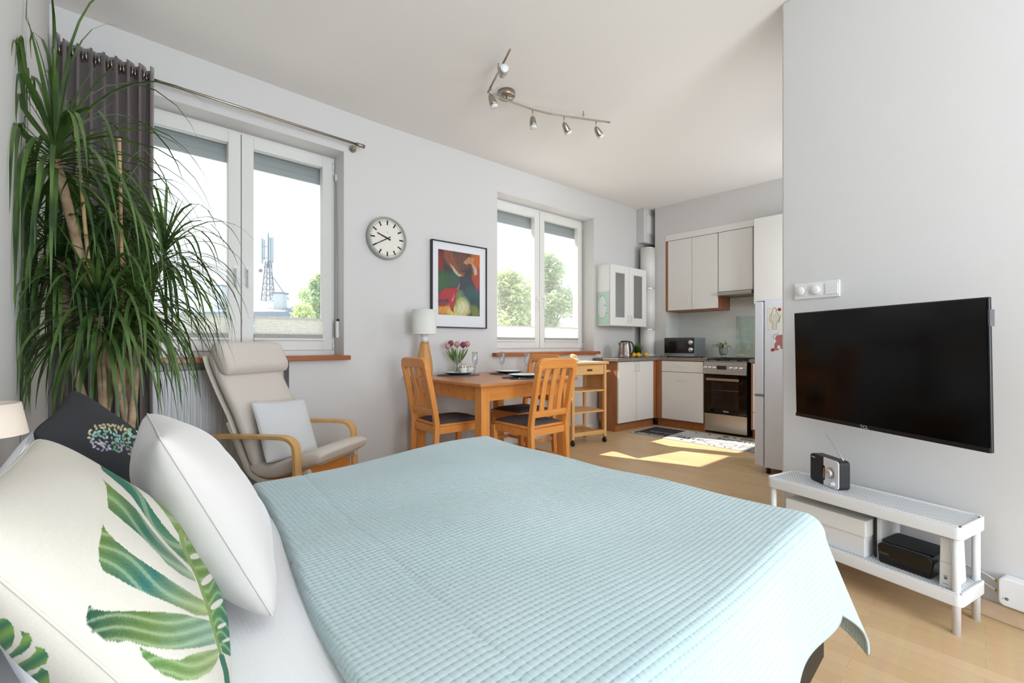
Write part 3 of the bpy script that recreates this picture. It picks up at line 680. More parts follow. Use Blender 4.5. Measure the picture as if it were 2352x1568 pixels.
# ================================================================ DINING TABLE AND CHAIRS
TX0, TX1, TY0, TY1, TZ = 1.965, 3.04, 2.39, 3.40, .775
m_top = wood('table_top_wood', (206, 140, 84), (190, 122, 70), 'x', .3)
t = thing('dining_table', 'beech dining table standing against the wall under the picture', 'table', Matrix.Translation(((TX0+TX1)/2, (TY0+TY1)/2, 0)))
MB().box(TX0, TX1, TY0, TY1, TZ-.028, TZ).build('table_top', m_top, t, world=True, bevel=.008, seg=3)
m = MB(); i0 = .065
m.box(TX0+i0, TX1-i0, TY0+i0, TY0+i0+.022, TZ-.135, TZ-.028).box(TX0+i0, TX1-i0, TY1-i0-.022, TY1-i0, TZ-.135, TZ-.028)
m.box(TX0+i0, TX0+i0+.022, TY0+i0, TY1-i0, TZ-.135, TZ-.028).box(TX1-i0-.022, TX1-i0, TY0+i0, TY1-i0, TZ-.135, TZ-.028)
m.build('apron', m_beechx, t, world=True, bevel=.002)
for (x, y) in ((TX0+.05, TY0+.05), (TX1-.13, TY0+.05), (TX0+.05, TY1-.13), (TX1-.13, TY1-.13)):
    MB().box(x, x+.078, y, y+.078, 0, TZ-.029).build('leg', m_beech, t, world=True, bevel=.006)
m_pad = bump(mat('seat_pad_grey', (92, 86, 88), .9, spec=.1), 'noise', 40, .4, .006)
m_slot = mat('slot_shade', (96, 60, 30), .7)
def make_chair():
    t = thing('dining_chair', '-', 'chair')
    w = .40; P = lambda z: -.015-.10*max(0, (z-.46)/.49)**1.15 + .03*max(0, (.46-z)/.46)**1.5*-1
    zs = [0, .12, .25, .38, .46, .54, .62, .70, .78, .86, .90]
    for s in (-1, 1):
        MB().ribbon([(s*(w/2-.018), P(z), z) for z in zs], .034, .042, (1, 0, 0)).build('rear_leg', m_beech, t, bevel=.005)
        MB().box(s*(w/2-.02)-.019, s*(w/2-.02)+.019, .375, .415, 0, .43).build('front_leg', m_beech, t, bevel=.004)
        MB().box(s*(w/2-.02)-.011, s*(w/2-.02)+.011, 0, .38, .385, .437).box(s*(w/2-.02)-.009, s*(w/2-.02)+.009, 0, .38, .17, .20).build('side_rail', m_beechx, t, bevel=.002)
    MB().box(-w/2+.03, w/2-.03, .385, .405, .385, .437).build('front_rail', m_beechx, t, bevel=.002)
    MB().box(-w/2+.03, w/2-.03, -.02, 0, .385, .437).build('rear_rail', m_beechx, t, bevel=.002)
    MB().box(-w/2+.03, w/2-.03, .19, .21, .172, .198).build('stretcher', m_beechx, t, bevel=.002)
    # top rail: rounded upper corners, tilted with the posts
    r = .06; z0, z1 = .872, .95; hw = w/2+.001; poly = [(-hw, z0-.02), (-hw, z1-r)] + [(-hw+r-r*math.cos(a), z1-r+r*math.sin(a)) for a in [PI/2*k/6 for k in range(1, 7)]] + \
        [(hw-r+r*math.sin(a), z1-r+r*math.cos(a)) for a in [PI/2*k/6 for k in range(0, 6)]] + [(hw, z1-r), (hw, z0-.02), (hw-.036, z0-.02), (hw-.04, z0-.006), (hw-.055, z0+.004), (-hw+.055, z0+.004), (-hw+.04, z0-.006), (-hw+.036, z0-.02)]
    L = Matrix.Translation((0, P(.90), .90)) @ Matrix.Rotation(math.radians(13), 4, 'X') @ Matrix.Translation((0, 0, -.90))
    MB().prism(poly, -.017, .017, L).build('top_rail', m_beechx, t, bevel=.006)
    zr = .545
    MB().box(-w/2+.03, w/2-.03, -.012, .012, -.022, .022, Matrix.Translation((0, P(zr), zr)) @ Matrix.Rotation(math.radians(8), 4, 'X')).build('lower_rail', m_beechx, t, bevel=.003)
    for k in (-1, 0, 1):
        MB().ribbon([(k*.088, P(z)+.004+.008*math.sin((z-.55)/.33*PI), z) for z in [.55, .62, .70, .78, .84, .885]], .046, .012, (1, 0, 0)).build('slat', m_beech, t, bevel=.003)
    rbox(MB(), -w/2+.004, w/2-.004, -.005, .43, .437, .457, .03).build('seat', m_beechx, t)
    s = MB(); N = 18; vs = []; fs = []
    for side in (1, -1):
        for i in range(N+1):
            for j in range(N+1):
                a = -1+2*i/N; b = -1+2*j/N; q = (1-a**4)*(1-b**4)
                vs.append((a*(w/2-.022)*(1-.03*b*b), .212+b*.195*(1-.02*a*a), .458+(.006 if side < 0 else .008)*0+(side > 0)*.026*q**.45+.004*math.sin(7*a+3*b)*q*(side > 0)))
        o0 = (0 if side > 0 else (N+1)**2)
        for i in range(N):
            for j in range(N):
                q = (o0+i*(N+1)+j, o0+(i+1)*(N+1)+j, o0+(i+1)*(N+1)+j+1, o0+i*(N+1)+j+1); fs.append(q if side > 0 else tuple(reversed(q)))
    s.add(vs, fs, True).build('seat_pad', m_pad, t)
    return t
ch = make_chair()
spots = [((1.895, 2.955), -95, 'beech slat-back chair at the left end of the dining table, below the wooden lamp'),
         ((2.475, 2.235), -2, 'beech slat-back chair nearest the bed, its back turned to the camera'),
         ((3.105, 2.93), 90, 'beech slat-back chair pushed in at the far end of the dining table beside the trolley')]
for i, (p, a, lab) in enumerate(spots):
    c = ch if i == 0 else copy_tree(ch)
    c.matrix_world = frame(p[0], p[1], math.radians(a)); TM[c.name] = c.matrix_world.copy(); tag(c, lab, 'chair', 'dining chairs around the table')
# ================================================================ TROLLEY
MT = frame(3.60, 2.905, math.radians(-14))     # local x along the front, y towards the window
TW, TD, TH = .455, .37, .865
t = thing('kitchen_trolley', 'light pine kitchen trolley on black castors between dining table and worktop', 'trolley', MT)
for x in (0, TW-.03):
    for y in (0, TD-.03): MB().box(x, x+.03, y, y+.03, .065, TH-.03).build('post', m_pine, t, bevel=.002)
MB().box(-.16, TW+.02, -.02, TD+.02, TH-.026, TH-.003).build('top_board', m_pinex, t, bevel=.004)
MB().box(-.15, TW+.01, -.01, TD+.01, TH-.004, TH).build('top_tile', mat('trolley_top_white', (232, 228, 222), .3), t, bevel=.001)
MB().box(.03, TW-.03, .028, TD-.03, TH-.14, TH-.03).box(.0, TW, .006, .012, TH-.045, TH-.03).build('drawer_case', m_pinex, t, bevel=.002)
dr = MB().box(.033, TW-.033, .004, .03, TH-.135, TH-.045).build('drawer', m_pinex, t, bevel=.003)
MB().tube([(TW/2-.03, .004, TH-.088), (TW/2+.03, .004, TH-.088)], .011, 14).build('finger_slot', m_slot, dr)  # shade inside the slot put in as a dark-coloured bar
for z in (.55, .33): MB().box(.005, TW-.005, .008, TD-.008, z, z+.016).build('shelf', m_pinex, t, bevel=.002)
sr = MB().box(.03, TW-.03, .002, .022, .095, .135).box(.03, TW-.03, TD-.022, TD-.002, .095, .135)
for k in range(9): sr.box(.04+k*.043, .058+k*.043, .02, TD-.02, .115, .127)
sr.build('bottle_rack', m_pinex, t, bevel=.001)
MB().box(TW, TW+.012, .03, TD-.03, .52, TH-.03).build('side_panel', m_pine, t, bevel=.002)
MB().box(-.012, 0, .03, TD-.03, .30, TH-.03).build('side_panel', m_pine, t, bevel=.002)
tr = MB().box(TW, TW+.075, .03, .052, .745, .77).box(TW, TW+.075, TD-.052, TD-.03, .745, .77); tr.tube([(TW+.065, .02, .757), (TW+.065, TD-.02, .757)], .011, 12)
tr.build('towel_rail', m_pinex, t, bevel=.002)
for x in (.015, TW-.015):
    for y in (.015, TD-.015):
        MB().tube([(x-.012, y, .026), (x+.012, y, .026)], .026, 20).box(x-.008, x+.008, y-.008, y+.008, .045, .068).build('castor', m_black, t, bevel=.003)
# buns on a plate and a dark napkin on the trolley
m_bun = noise_var(mat('bread_crust', (234, 206, 160), .7), (242, 220, 178), (222, 184, 130), 40)
P0 = MT @ Vector((.12, .16, TH))
single('bun_plate', MB().lathe([(.03, 0), (.05, .002), (.088, .013), (.092, .016), (.087, .016), (.05, .006), (.0001, .005)], n=40), m_white, 'small white plate under the bread rolls on the trolley', 'plate', M=Matrix.Translation(P0))
def bun(p, r, rot, lab):
    m = MB(); prof = [(.0001, -.4), (.5, -.38), (.85, -.2), (1, .05), (.93, .35), (.7, .6), (.35, .74), (.0001, .78)]
    m.lathe([(a*r, b*r*.75) for a, b in prof], n=24)
    single('bread_roll', m, m_bun, lab, 'bread roll', 'bread rolls on the trolley', M=Matrix.Translation(p) @ Matrix.Rotation(rot, 4, 'Y') @ Matrix.Rotation(.4, 4, 'Z') @ Matrix.Diagonal((1.35, .9, .9, 1)))
bun(P0+Vector((-.035, -.02, .020)), .040, .1, 'pale bread roll lying flat at the left of the plate on the trolley')
bun(P0+Vector((.02, -.03, .021)), .038, .0, 'pale bread roll lying between the two others on the trolley plate')
bun(P0+Vector((.035, .01, .050)), .044, .35, 'bread roll leaning on top of the others on the trolley plate')
# ================================================================ TABLEWARE
m_mat = bump(mat('placemat_grey', (98, 96, 103), .7), 'noise', 200, .3, .001)
m_plate_in = mat('plate_white', (240, 242, 244), .12); m_plate_out = mat('plate_dark_blue', (40, 48, 58), .25)
plates = [((2.38, 3.20), 'placemat under the plate nearest the lamp and tulips', 'plate with a dark underside nearest the lamp and tulips', 'flute'),
          ((2.85, 3.05), 'placemat under the plate farthest back toward the kitchen', 'plate with a dark underside farthest back toward the kitchen', 'flute'),
          ((2.60, 2.60), 'placemat at the table edge behind the front chair', 'plate with a dark underside at the table edge behind the front chair', 'flute')]
for (x, y), l1, l2, _ in plates:
    o = single('placemat', MB().lathe([(.0001, 0), (1, 0), (1, .003), (.0001, .003)], n=48), m_mat, 'grey round ' + l1, 'placemat', 'placemats on the dining table', M=Matrix.Translation((x, y, TZ+.0005)) @ Matrix.Diagonal((.20, .165, 1, 1)))
    p = thing('plate', 'white ' + l2, 'plate', Matrix.Translation((x, y, TZ+.004)), 'plates on the dining table')
    MB().lathe([(.06, 0), (.075, .003), (.118, .020), (.132, .0245), (.131, .022), (.116, .016), (.075, .000)], n=56, cap=False).build('underside', m_plate_out, p)
    MB().lathe([(.132, .0248), (.128, .0262), (.105, .021), (.085, .0095), (.0001, .0085)], n=56, cap=False).build('eating_surface', m_plate_in, p)
# cutlery on napkins beside the front plate
for k, (dx, dy, lab) in enumerate(((-.16, -.06, 'fork'), (-.13, -.09, 'knife'))):
    Mx = Matrix.Translation((2.60+dx, 2.60+dy, TZ+.0045)) @ Matrix.Rotation(math.radians(-20), 4, 'Z')
    m = MB()
    if lab == 'fork':
        m.ribbon([(-.08, 0, .001), (.02, 0, .002), (.04, 0, .004)], [.014, .006, .02], .0015, (0, 1, 0))
        for q in (-.008, -.0027, .0027, .008): m.ribbon([(.04, q, .004), (.065, q, .006), (.085, q, .004)], .003, .0012, (0, 1, 0))
    else: m.ribbon([(-.09, 0, .001), (.01, 0, .002), (.03, 0, .002), (.10, 0, .001)], [.016, .012, .020, .010], .0015, (0, 1, 0))
    single(lab, m, m_chrome, 'steel %s lying left of the front plate on the dining table' % lab, lab, M=Mx)
m_flute = thin_glass('flute_glass', (.93, .95, .96), .10)
def flute(x, y, lab):
    single('champagne_flute', MB().lathe([(.031, 0), (.031, .002), (.010, .006), (.0042, .014), (.0038, .06), (.0058, .075), (.016, .088), (.0235, .112), (.0262, .145), (.0245, .200), (.0235, .201), (.0250, .145), (.0222, .113), (.0145, .091), (.0001, .085)], n=32), m_flute,
           lab, 'glass', 'champagne flutes on the table', M=Matrix.Translation((x, y, TZ+.0042)))
flute(2.50, 3.12, 'clear flute glass standing to the right of the tulip vase')
flute(2.735, 3.02, 'clear flute glass in the middle, left of the rear plate')
flute(2.755, 2.72, 'clear flute glass standing between the front plate and the far chair')
# tulips in a tall glass vase
VX, VY = 2.44, 3.30
m_vase = thin_glass('vase_glass', (.93, .96, .95), .10)
single('flower_vase', MB().lathe([(.034, 0), (.036, .004), (.038, .06), (.040, .17), (.039, .17), (.037, .06), (.034, .006), (.0001, .006)], n=36), m_vase, 'tall clear glass vase holding the tulips', 'vase', M=Matrix.Translation((VX, VY, TZ+.0005)))
m_stem = noise_var(mat('tulip_green', (92, 128, 52), .5), (84, 120, 46), (122, 152, 74), 30)
def tulip(base, top, colr, lab):
    tp = Vector(top); b = Vector(base); mid = (b+tp)/2+Vector((tp.x-b.x, tp.y-b.y, 0))*-.18
    t = thing('tulip', lab, 'flower', Matrix.Translation(b), 'tulips in the vase')
    MB().tube(curve_pts([b, mid, tp], 6), .0028, 8).build('stem', m_stem, t, world=True)
    hd = MB(); r = .0215
    hd.lathe([(.003, -.004), (.6*r, .003), (.95*r, .014), (r, .024), (.9*r, .036), (.55*r, .045), (.12*r, .049)], c=tp, n=20)
    for k in range(6):
        a = k*PI/3; c = Vector((math.cos(a), math.sin(a), 0)); pts = [tp+c*r*q+Vector((0, 0, z)) for q, z in ((.3, -.002), (.95, .012), (1.08, .026), (.85, .042), (.35, .053))]
        hd.ribbon(pts, [.006, .022, .026, .018, .003], .0012, c.cross(Vector((0, 0, 1))))
    m = mat('tulip_petal', colr, .6); hd.build('petals', m, t, world=True, smooth=True)
    for k in range(2):
        a = random.uniform(0, 2*PI); d = (tp-b).normalized(); side = Vector((math.cos(a), math.sin(a), 0))*.02
        q0 = b+(tp-b)*.35; q1 = b+(tp-b)*.95
        MB().ribbon(curve_pts([q0, q0*.5+q1*.5+side*.9, q1+side*1.2], 5), [.004, .010, .017, .022, .024, .024, .022, .019, .014, .008, .002], .0012, Vector((math.sin(a), -math.cos(a), 0))).build('leaf', m_stem, t, world=True, smooth=True)
for dx, dz, dd, c, lab in ((-.085, .245, -.02, (214, 156, 152), 'pale pink tulip at the far left of the bunch'), (-.062, .272, .02, (140, 84, 100), 'dark mauve tulip behind the left pink one'),
                           (-.002, .262, 0, (216, 164, 152), 'pale pink tulip in the middle of the bunch'), (.055, .258, -.02, (134, 66, 100), 'dark purple tulip right of the middle'), (.088, .266, .02, (212, 158, 150), 'pale pink tulip at the far right of the bunch')):
    e = Vector((.7262, -.6875, 0)); f = Vector((.6875, .7262, 0)); v0 = Vector((VX, VY, TZ+.03))
    tulip(v0+e*dx*-.12, v0+e*dx+f*dd+Vector((0, 0, dz-.045)), c, lab)
m_cup = attr_mat('cup_pattern', rough=.25)
def cup(x, y, lab, hx):
    t = thing('cup', lab, 'cup', Matrix.Translation((x, y, TZ+.0005)), 'patterned cups by the vase')
    m = MB().lathe([(.026, 0), (.028, .003), (.031, .035), (.036, .082), (.034, .082), (.029, .036), (.0001, .006)], n=40)
    o = m.build('cup_body', mat('cup_porcelain', (236, 232, 222), .2), t)
    b = MB()
    for k in range(9):
        a = 2*PI*k/9
        L = Matrix.Rotation(a, 4, 'Z') @ Matrix.Translation((.0352, 0, .070))
        b.lathe([(.0001, -.001), (.006, 0), (.0001, .001)], n=8, L=L @ Matrix.Rotation(PI/2, 4, 'Y'))
    b.build('band_pattern', mat('pattern_ochre', (170, 120, 72), .5), t)
    MB().tube(curve_pts([(hx*.031, 0, .070), (hx*.058, 0, .062), (hx*.056, 0, .032), (hx*.030, 0, .022)], 6), .004, 8).build('handle', mat('handle_olive', (132, 126, 96), .4), t)
cup(2.455, 3.225, 'white cup with an ochre band standing in front of the tulip vase', -1)
cup(2.535, 3.235, 'white cup with an ochre band right of the vase, behind the flute glass', 1)
# table lamp
LX, LY = 2.075, 3.27
t = thing('table_lamp', 'table lamp with white cylinder shade on a turned wooden base', 'lamp', Matrix.Translation((LX, LY, TZ+.001)))
m_lampw = wood('lamp_wood', (214, 160, 98), (200, 142, 80), 'z', .4)
MB().lathe([(.055, 0), (.066, .01), (.069, .06), (.066, .12), (.056, .18), (.046, .225), (.040, .268), (.036, .288)], n=48).build('base', m_lampw, t)
MB().lathe([(.0375, .288), (.0375, .296)], n=40).build('collar', m_chrome, t)
MB().lathe([(.034, .296), (.031, .32), (.028, .37), (.0001, .37)], n=40).build('neck', m_white, t)
m_shade = mat('lamp_shade_white', (238, 238, 232), .9, spec=.1)
MB().lathe([(.100, .357), (.100, .565), (.098, .565), (.098, .357), (.100, .357)], n=56, cap=False).build('lamp_shade', m_shade, t)
# ================================================================ PICTURE
MP = FB @ Matrix.Translation((.775, -.022, 1.602))
t = thing('framed_picture', 'abstract painting in dark reds, greens and yellow in a thin black frame', 'picture', MP)
pw, ph = .625, .80
f = MB(); g = .010
f.box(-pw/2, -pw/2+g, -.016, .02, -ph/2, ph/2).box(pw/2-g, pw/2, -.016, .02, -ph/2, ph/2).box(-pw/2, pw/2, -.016, .02, ph/2-g, ph/2).box(-pw/2, pw/2, -.016, .02, -ph/2, -ph/2+g)
f.build('frame', mat('frame_black', (14, 14, 15), .35), t, bevel=.001)
MB().box(-pw/2+g, pw/2-g, -.002, .018, -ph/2+g, ph/2-g).build('mount', mat('mount_white', (232, 233, 238), .6), t)
def paint_art(x, y):
    """a free abstract composition: x to the right, y downwards, both 0..1"""
    C = np.tile(L3((58,56,58)), (len(x), 1)); wob = .02*np.sin(9*x+4*y)+.015*np.sin(17*y-6*x); X = x+wob; Y = y+.02*np.sin(11*x)
    def soft(c, cx, cy, rx, ry, an=0, p=1.6, k=1.0):
        dx, dy = X-cx, Y-cy; u = dx*math.cos(an)+dy*math.sin(an); v = -dx*math.sin(an)+dy*math.cos(an)
        w = k*np.clip(1.25-((u/rx)**2+(v/ry)**2), 0, 1)[:, None]**(1/p); C[:] = C*(1-w)+L3(c)*w
    def poly(c, P, c2=None, k=1):
        m = inpoly(X, Y, P)
        if c2 is None: C[m] = L3(c)
        else: g = np.clip(.5+.5*np.sin(7*x-5*y), 0, 1)[:, None]; C[m] = (L3(c)*g+L3(c2)*(1-g))[m]
    soft((84,40,60), .02, .03, .16, .12); soft((150,42,36), .05, .20, .10, .16); soft((62,104,54), .10, .50, .20, .17); soft((56,96,76), .34, .44, .16, .14)
    soft((120,78,62), .48, .14, .34, .16); soft((214,110,44), .98, .12, .20, .22); soft((190,72,44), .92, .38, .10, .20)
    poly((150,84,62), [(.12,0),(.30,0),(.40,.16),(.52,.30),(.66,.33),(.60,.39),(.42,.36),(.26,.24),(.16,.12)], (176,100,70))
    poly((206,196,170), [(.28,.20),(.36,.24),(.46,.32),(.58,.36),(.46,.37),(.34,.31)])
    poly((226,180,134), [(.56,.16),(.72,.08),(.90,.06),(.84,.16),(.66,.20)], (206,140,96)); poly((206,196,176), [(.78,.14),(.90,.20),(.93,.30),(.88,.34),(.84,.24)])
    soft((56,66,80), .66, .52, .20, .13); soft((46,90,84), .82, .66, .22, .12); soft((78,78,140), .88, .58, .06, .035, .5); soft((34,76,70), .88, .76, .14, .08)
    soft((122,152,72), .50, .70, .14, .12); soft((236,160,60), .18, .93, .34, .10); soft((232,214,110), .46, .95, .26, .10); soft((214,214,140), .56, .86, .18, .15); soft((234,232,186), .57, .87, .10, .09)
    soft((120,140,56), .86, .92, .13, .10)
    poly((166,36,44), [(0,.68),(.16,.61),(.34,.57),(.45,.54),(.49,.47),(.50,.55),(.44,.63),(.40,.74),(.36,.84),(.39,.95),(.30,.92),(.22,.82),(.20,.76),(.10,.79),(0,.78)], (196,40,50))
    poly((214,150,146), [(.28,.76),(.34,.68),(.38,.64),(.34,.74),(.30,.79)]); soft((150,40,36), .10, .85, .13, .045); poly((222,120,136), [(.44,.57),(.49,.47),(.50,.50),(.47,.58)])
    poly((90,130,150), [(.50,.56),(.60,.66),(.70,.72),(.76,.82),(.74,.92),(.72,.92),(.73,.82),(.68,.74),(.58,.68)])
    return C*(.74+.12*np.sin(60*x+3*np.sin(20*y))[:, None]*.5)

aw, ah = .47, .60; N1, N2 = 170, 220; vs = []; fs = []
for i in range(N1+1):
    for j in range(N2+1): vs.append((-aw/2+aw*i/N1-.005, -.004, -ah/2+ah*j/N2+.02))
for i in range(N1):
    for j in range(N2): k = i*(N2+1)+j; fs.append((k, k+N2+1, k+N2+2, k+1))
o = MB().add(vs, fs).build('print', attr_mat('art_print', rough=.4, noise=.12, nscale=60), t)
V = np.array(vs); C = paint_art((V[:, 0]+.005)/aw+.5, .5-(V[:, 2]-.02)/ah)
at = o.data.color_attributes.new('paint', 'FLOAT_COLOR', 'POINT'); at.data.foreach_set('color', np.concatenate([C, np.ones((len(C), 1))], 1).astype(np.float32).ravel())
# ================================================================ KITCHEN
WT = .880
m_wt = noise_var(mat('worktop_taupe', (132, 122, 114), .35), (128, 118, 110), (142, 132, 124), 20)
t = thing('worktop', 'taupe L-shaped worktop over the kitchen base units', 'worktop', Matrix.Translation((5.3, 3.1, WT)))
LB = math.radians(-3)
BW = FB @ Vector((2.78, 0, 0))
# outline of the L in plan
def fbp(s, n): p = FB @ Vector((s, n, 0)); return (p.x, p.y)
fb = lambda x, y: (x, y)
c1 = fbp(2.755, -.35); 
poly = [fbp(2.755, -.012), (4.545, 2.985), (5.335, 2.905), (5.335, 2.31), (5.96, 2.31), (5.96, 2.945), (5.615, 2.945), (5.615, 3.095), (5.97, 3.095), (5.97, 3.255)]
m = MB(); n = len(poly)
m.add([(x, y, WT-.038) for x, y in poly]+[(x, y, WT) for x, y in poly], [tuple(reversed(range(n))), tuple(range(n, 2*n))]+[(i, (i+1) % n, n+(i+1) % n, n+i) for i in range(n)])
m.build('worktop_slab', m_wt, t, world=True, bevel=.004)
MB().box(5.335, 5.96, 1.56, 1.805, WT-.038, WT).build('worktop_slab', m_wt, t, world=True, bevel=.004)
t2 = m_cab
# base unit on the window side (two doors), follows the line (4.57,3.0) -> (5.33,2.925)
MK = frame(4.575, 3.000, math.atan2(2.925-3.0, 5.33-4.575)); KW = .755
t = thing('base_cabinet', 'two-door white base cabinet with wooden side under the kettle', 'cabinet', MK)
MB().box(0, KW, .02, .30, .10, WT-.04).build('carcass', m_cabwood, t, bevel=.001)
MB().box(.0, KW, .045, .27, 0, .10).build('plinth', m_cabwood, t)
for k in (0, 1):
    a = .005+k*(KW-.06)/2; b = a+(KW-.06)/2-.004
    d = MB().box(a, b, 0, .019, .105, WT-.045).box(a, a+.012, -.003, 0, .105, WT-.045).box(b-.012, b, -.003, 0, .105, WT-.045).build('door', m_cab, t, bevel=.003)
    hx = b-.03 if k == 0 else a+.03
    MB().tube(curve_pts([(hx, 0, .835), (hx, -.022, .825), (hx, -.026, .775), (hx, -.022, .725), (hx, 0, .715)], 4), .0045, 8).build('door_handle', m_white, d)
MB().box(KW-.052, KW, 0, .019, .10, WT-.04).build('corner_post', m_cabwood, t)
# base unit on the end wall
t = thing('base_cabinet', 'white base cabinet with a drawer over a door left of the cooker', 'cabinet', Matrix.Translation((5.34, 2.577, 0)))
MB().box(5.352, 5.95, 2.312, 2.90, .10, WT-.04).build('carcass', m_cabwood, t, world=True)
MB().box(5.385, 5.9, 2.312, 2.93, 0, .10).build('plinth', m_cabwood, t, world=True)
MB().box(5.336, 5.352, 2.852, 2.935, .10, WT-.04).build('corner_post', m_cabwood, t, world=True)
d = MB().box(5.332, 5.351, 2.316, 2.848, .705, WT-.045).build('drawer', m_cab, t, world=True, bevel=.003)
MB().tube([(5.332, 2.64, .79), (5.312, 2.64, .785), (5.312, 2.53, .785), (5.332, 2.53, .79)], .0045, 8).build('drawer_handle', m_white, d, world=True)
d = MB().box(5.332, 5.351, 2.316, 2.848, .105, .700).build('door', m_cab, t, world=True, bevel=.003)
MB().tube([(5.332, 2.64, .61), (5.312, 2.64, .605), (5.312, 2.53, .605), (5.332, 2.53, .61)], .0045, 8).build('door_handle', m_white, d, world=True)
# narrow unit right of the cooker
t = thing('base_cabinet', 'narrow white base unit with wooden edge between cooker and refrigerator', 'cabinet', Matrix.Translation((5.34, 1.68, 0)))
MB().box(5.34, 5.95, 1.56, 1.785, .10, WT-.04).box(5.332, 5.34, 1.768, 1.785, .10, WT-.04).build('carcass', m_cabwood, t, world=True)
MB().box(5.385, 5.9, 1.56, 1.785, 0, .10).build('plinth', m_cabwood, t, world=True)
MB().box(5.325, 5.34, 1.56, 1.765, .30, WT-.045).build('door', m_cab, t, world=True, bevel=.002)
MB().box(5.325, 5.34, 1.56, 1.765, .11, .293).build('drawer', m_cab, t, world=True, bevel=.002)
# wall units
t = thing('wall_cabinet', 'white two-door wall cabinet with wooden sides over the microwave', 'cabinet', Matrix.Translation((5.8, 2.6, 1.49)))
MB().box(5.64, 5.999, 2.262, 2.935, 1.485, 2.418).box(5.628, 5.64, 2.915, 2.946, 1.485, 2.418).build('carcass', m_cabwood, t, world=True)
for k, (a, b) in enumerate(((2.590, 2.912), (2.263, 2.586))):
    d = MB().box(5.62, 5.639, a, b, 1.495, 2.415).build('door', m_cab, t, world=True, bevel=.003)
    hy = a+.03 if k == 0 else b-.03
    MB().tube(curve_pts([(5.62, hy, 1.67), (5.60, hy, 1.66), (5.597, hy, 1.61), (5.60, hy, 1.56), (5.62, hy, 1.55)], 4), .004, 8).build('door_handle', m_white, d, world=True)
t = thing('wall_cabinet', 'shorter white wall cabinet above the extractor hood', 'cabinet', Matrix.Translation((5.8, 2.06, 1.69)))
MB().box(5.64, 5.999, 1.862, 2.255, 1.70, 2.418).build('carcass', m_cab, t, world=True)
MB().box(5.62, 5.639, 1.864, 2.254, 1.690, 2.415).build('door', m_cab, t, world=True, bevel=.003)
t = thing('extractor_hood', 'slim brushed steel extractor hood over the cooker', 'extractor hood', Matrix.Translation((5.8, 2.06, 1.64)))
MB().box(5.63, 5.999, 1.862, 2.256, 1.645, 1.688).build('body', mat('hood_grey', (150, 146, 140), .4, .6), t, world=True)
MB().box(5.585, 5.66, 1.862, 2.256, 1.636, 1.684).build('front_lip', m_steel, t, world=True, bevel=.012, seg=4)
t = thing('wall_cabinet', 'tall deep white wall cabinet above the refrigerator', 'cabinet', Matrix.Translation((5.8, 1.5, 1.5)))
MB().box(5.52, 5.999, 1.20, 1.812, 1.51, 2.47).build('carcass', m_cab, t, world=True)
MB().box(5.50, 5.519, 1.20, 1.812, 1.505, 2.472).build('door', m_cab, t, world=True, bevel=.003)
# tiled splashback
m_tile = mat('tile_glazed', (208, 212, 206), .16)
def _tile():
    n, l, b = nodes(m_tile); t = n.new('ShaderNodeTexCoord'); mp = n.new('ShaderNodeMapping'); mp.inputs['Rotation'].default_value = (PI/2, 0, PI/2)
    sp = n.new('ShaderNodeSeparateXYZ'); cb = n.new('ShaderNodeCombineXYZ'); ad = n.new('ShaderNodeMath'); ad.operation = 'ADD'
    l.new(t.outputs['Object'], sp.inputs[0]); l.new(sp.outputs['X'], ad.inputs[0]); l.new(sp.outputs['Y'], ad.inputs[1]); l.new(ad.outputs[0], cb.inputs['X']); l.new(sp.outputs['Z'], cb.inputs['Y'])
    br = n.new('ShaderNodeTexBrick'); br.inputs['Scale'].default_value = 1; br.inputs['Brick Width'].default_value = .40; br.inputs['Row Height'].default_value = .25; br.offset = 0
    br.inputs['Mortar Size'].default_value = .0015; br.inputs['Color1'].default_value = (*lin((226, 229, 224)), 1); br.inputs['Color2'].default_value = (*lin((220, 224, 219)), 1); br.inputs['Mortar'].default_value = (*lin((232, 232, 228)), 1)
    l.new(cb.outputs[0], br.inputs[0]); l.new(br.outputs[0], b.inputs['Base Color'])
    nz = n.new('ShaderNodeTexNoise'); nz.inputs['Scale'].default_value = 10; m2 = n.new('ShaderNodeMapping'); m2.inputs['Scale'].default_value = (.6, 9, 1)
    l.new(cb.outputs[0], m2.inputs[0]); l.new(m2.outputs[0], nz.inputs[0]); bp = n.new('ShaderNodeBump'); bp.inputs['Strength'].default_value = .9; bp.inputs['Distance'].default_value = .006
    l.new(nz.outputs[0], bp.inputs['Height']); l.new(bp.outputs[0], b.inputs['Normal'])
_tile()
tag(MB().box(5.990, 5.999, 2.258, 2.948, WT+.001, 1.483).box(5.990, 5.999, 1.862, 2.258, WT+.001, 1.64).box(5.990, 5.999, 1.2, 1.862, WT+.001, 1.503).box(5.622, 5.990, 2.940, 2.949, WT+.001, 1.483).build('splashback', m_tile), 'pale ribbed glossy tile splashback behind the microwave and cooker', 'splashback')
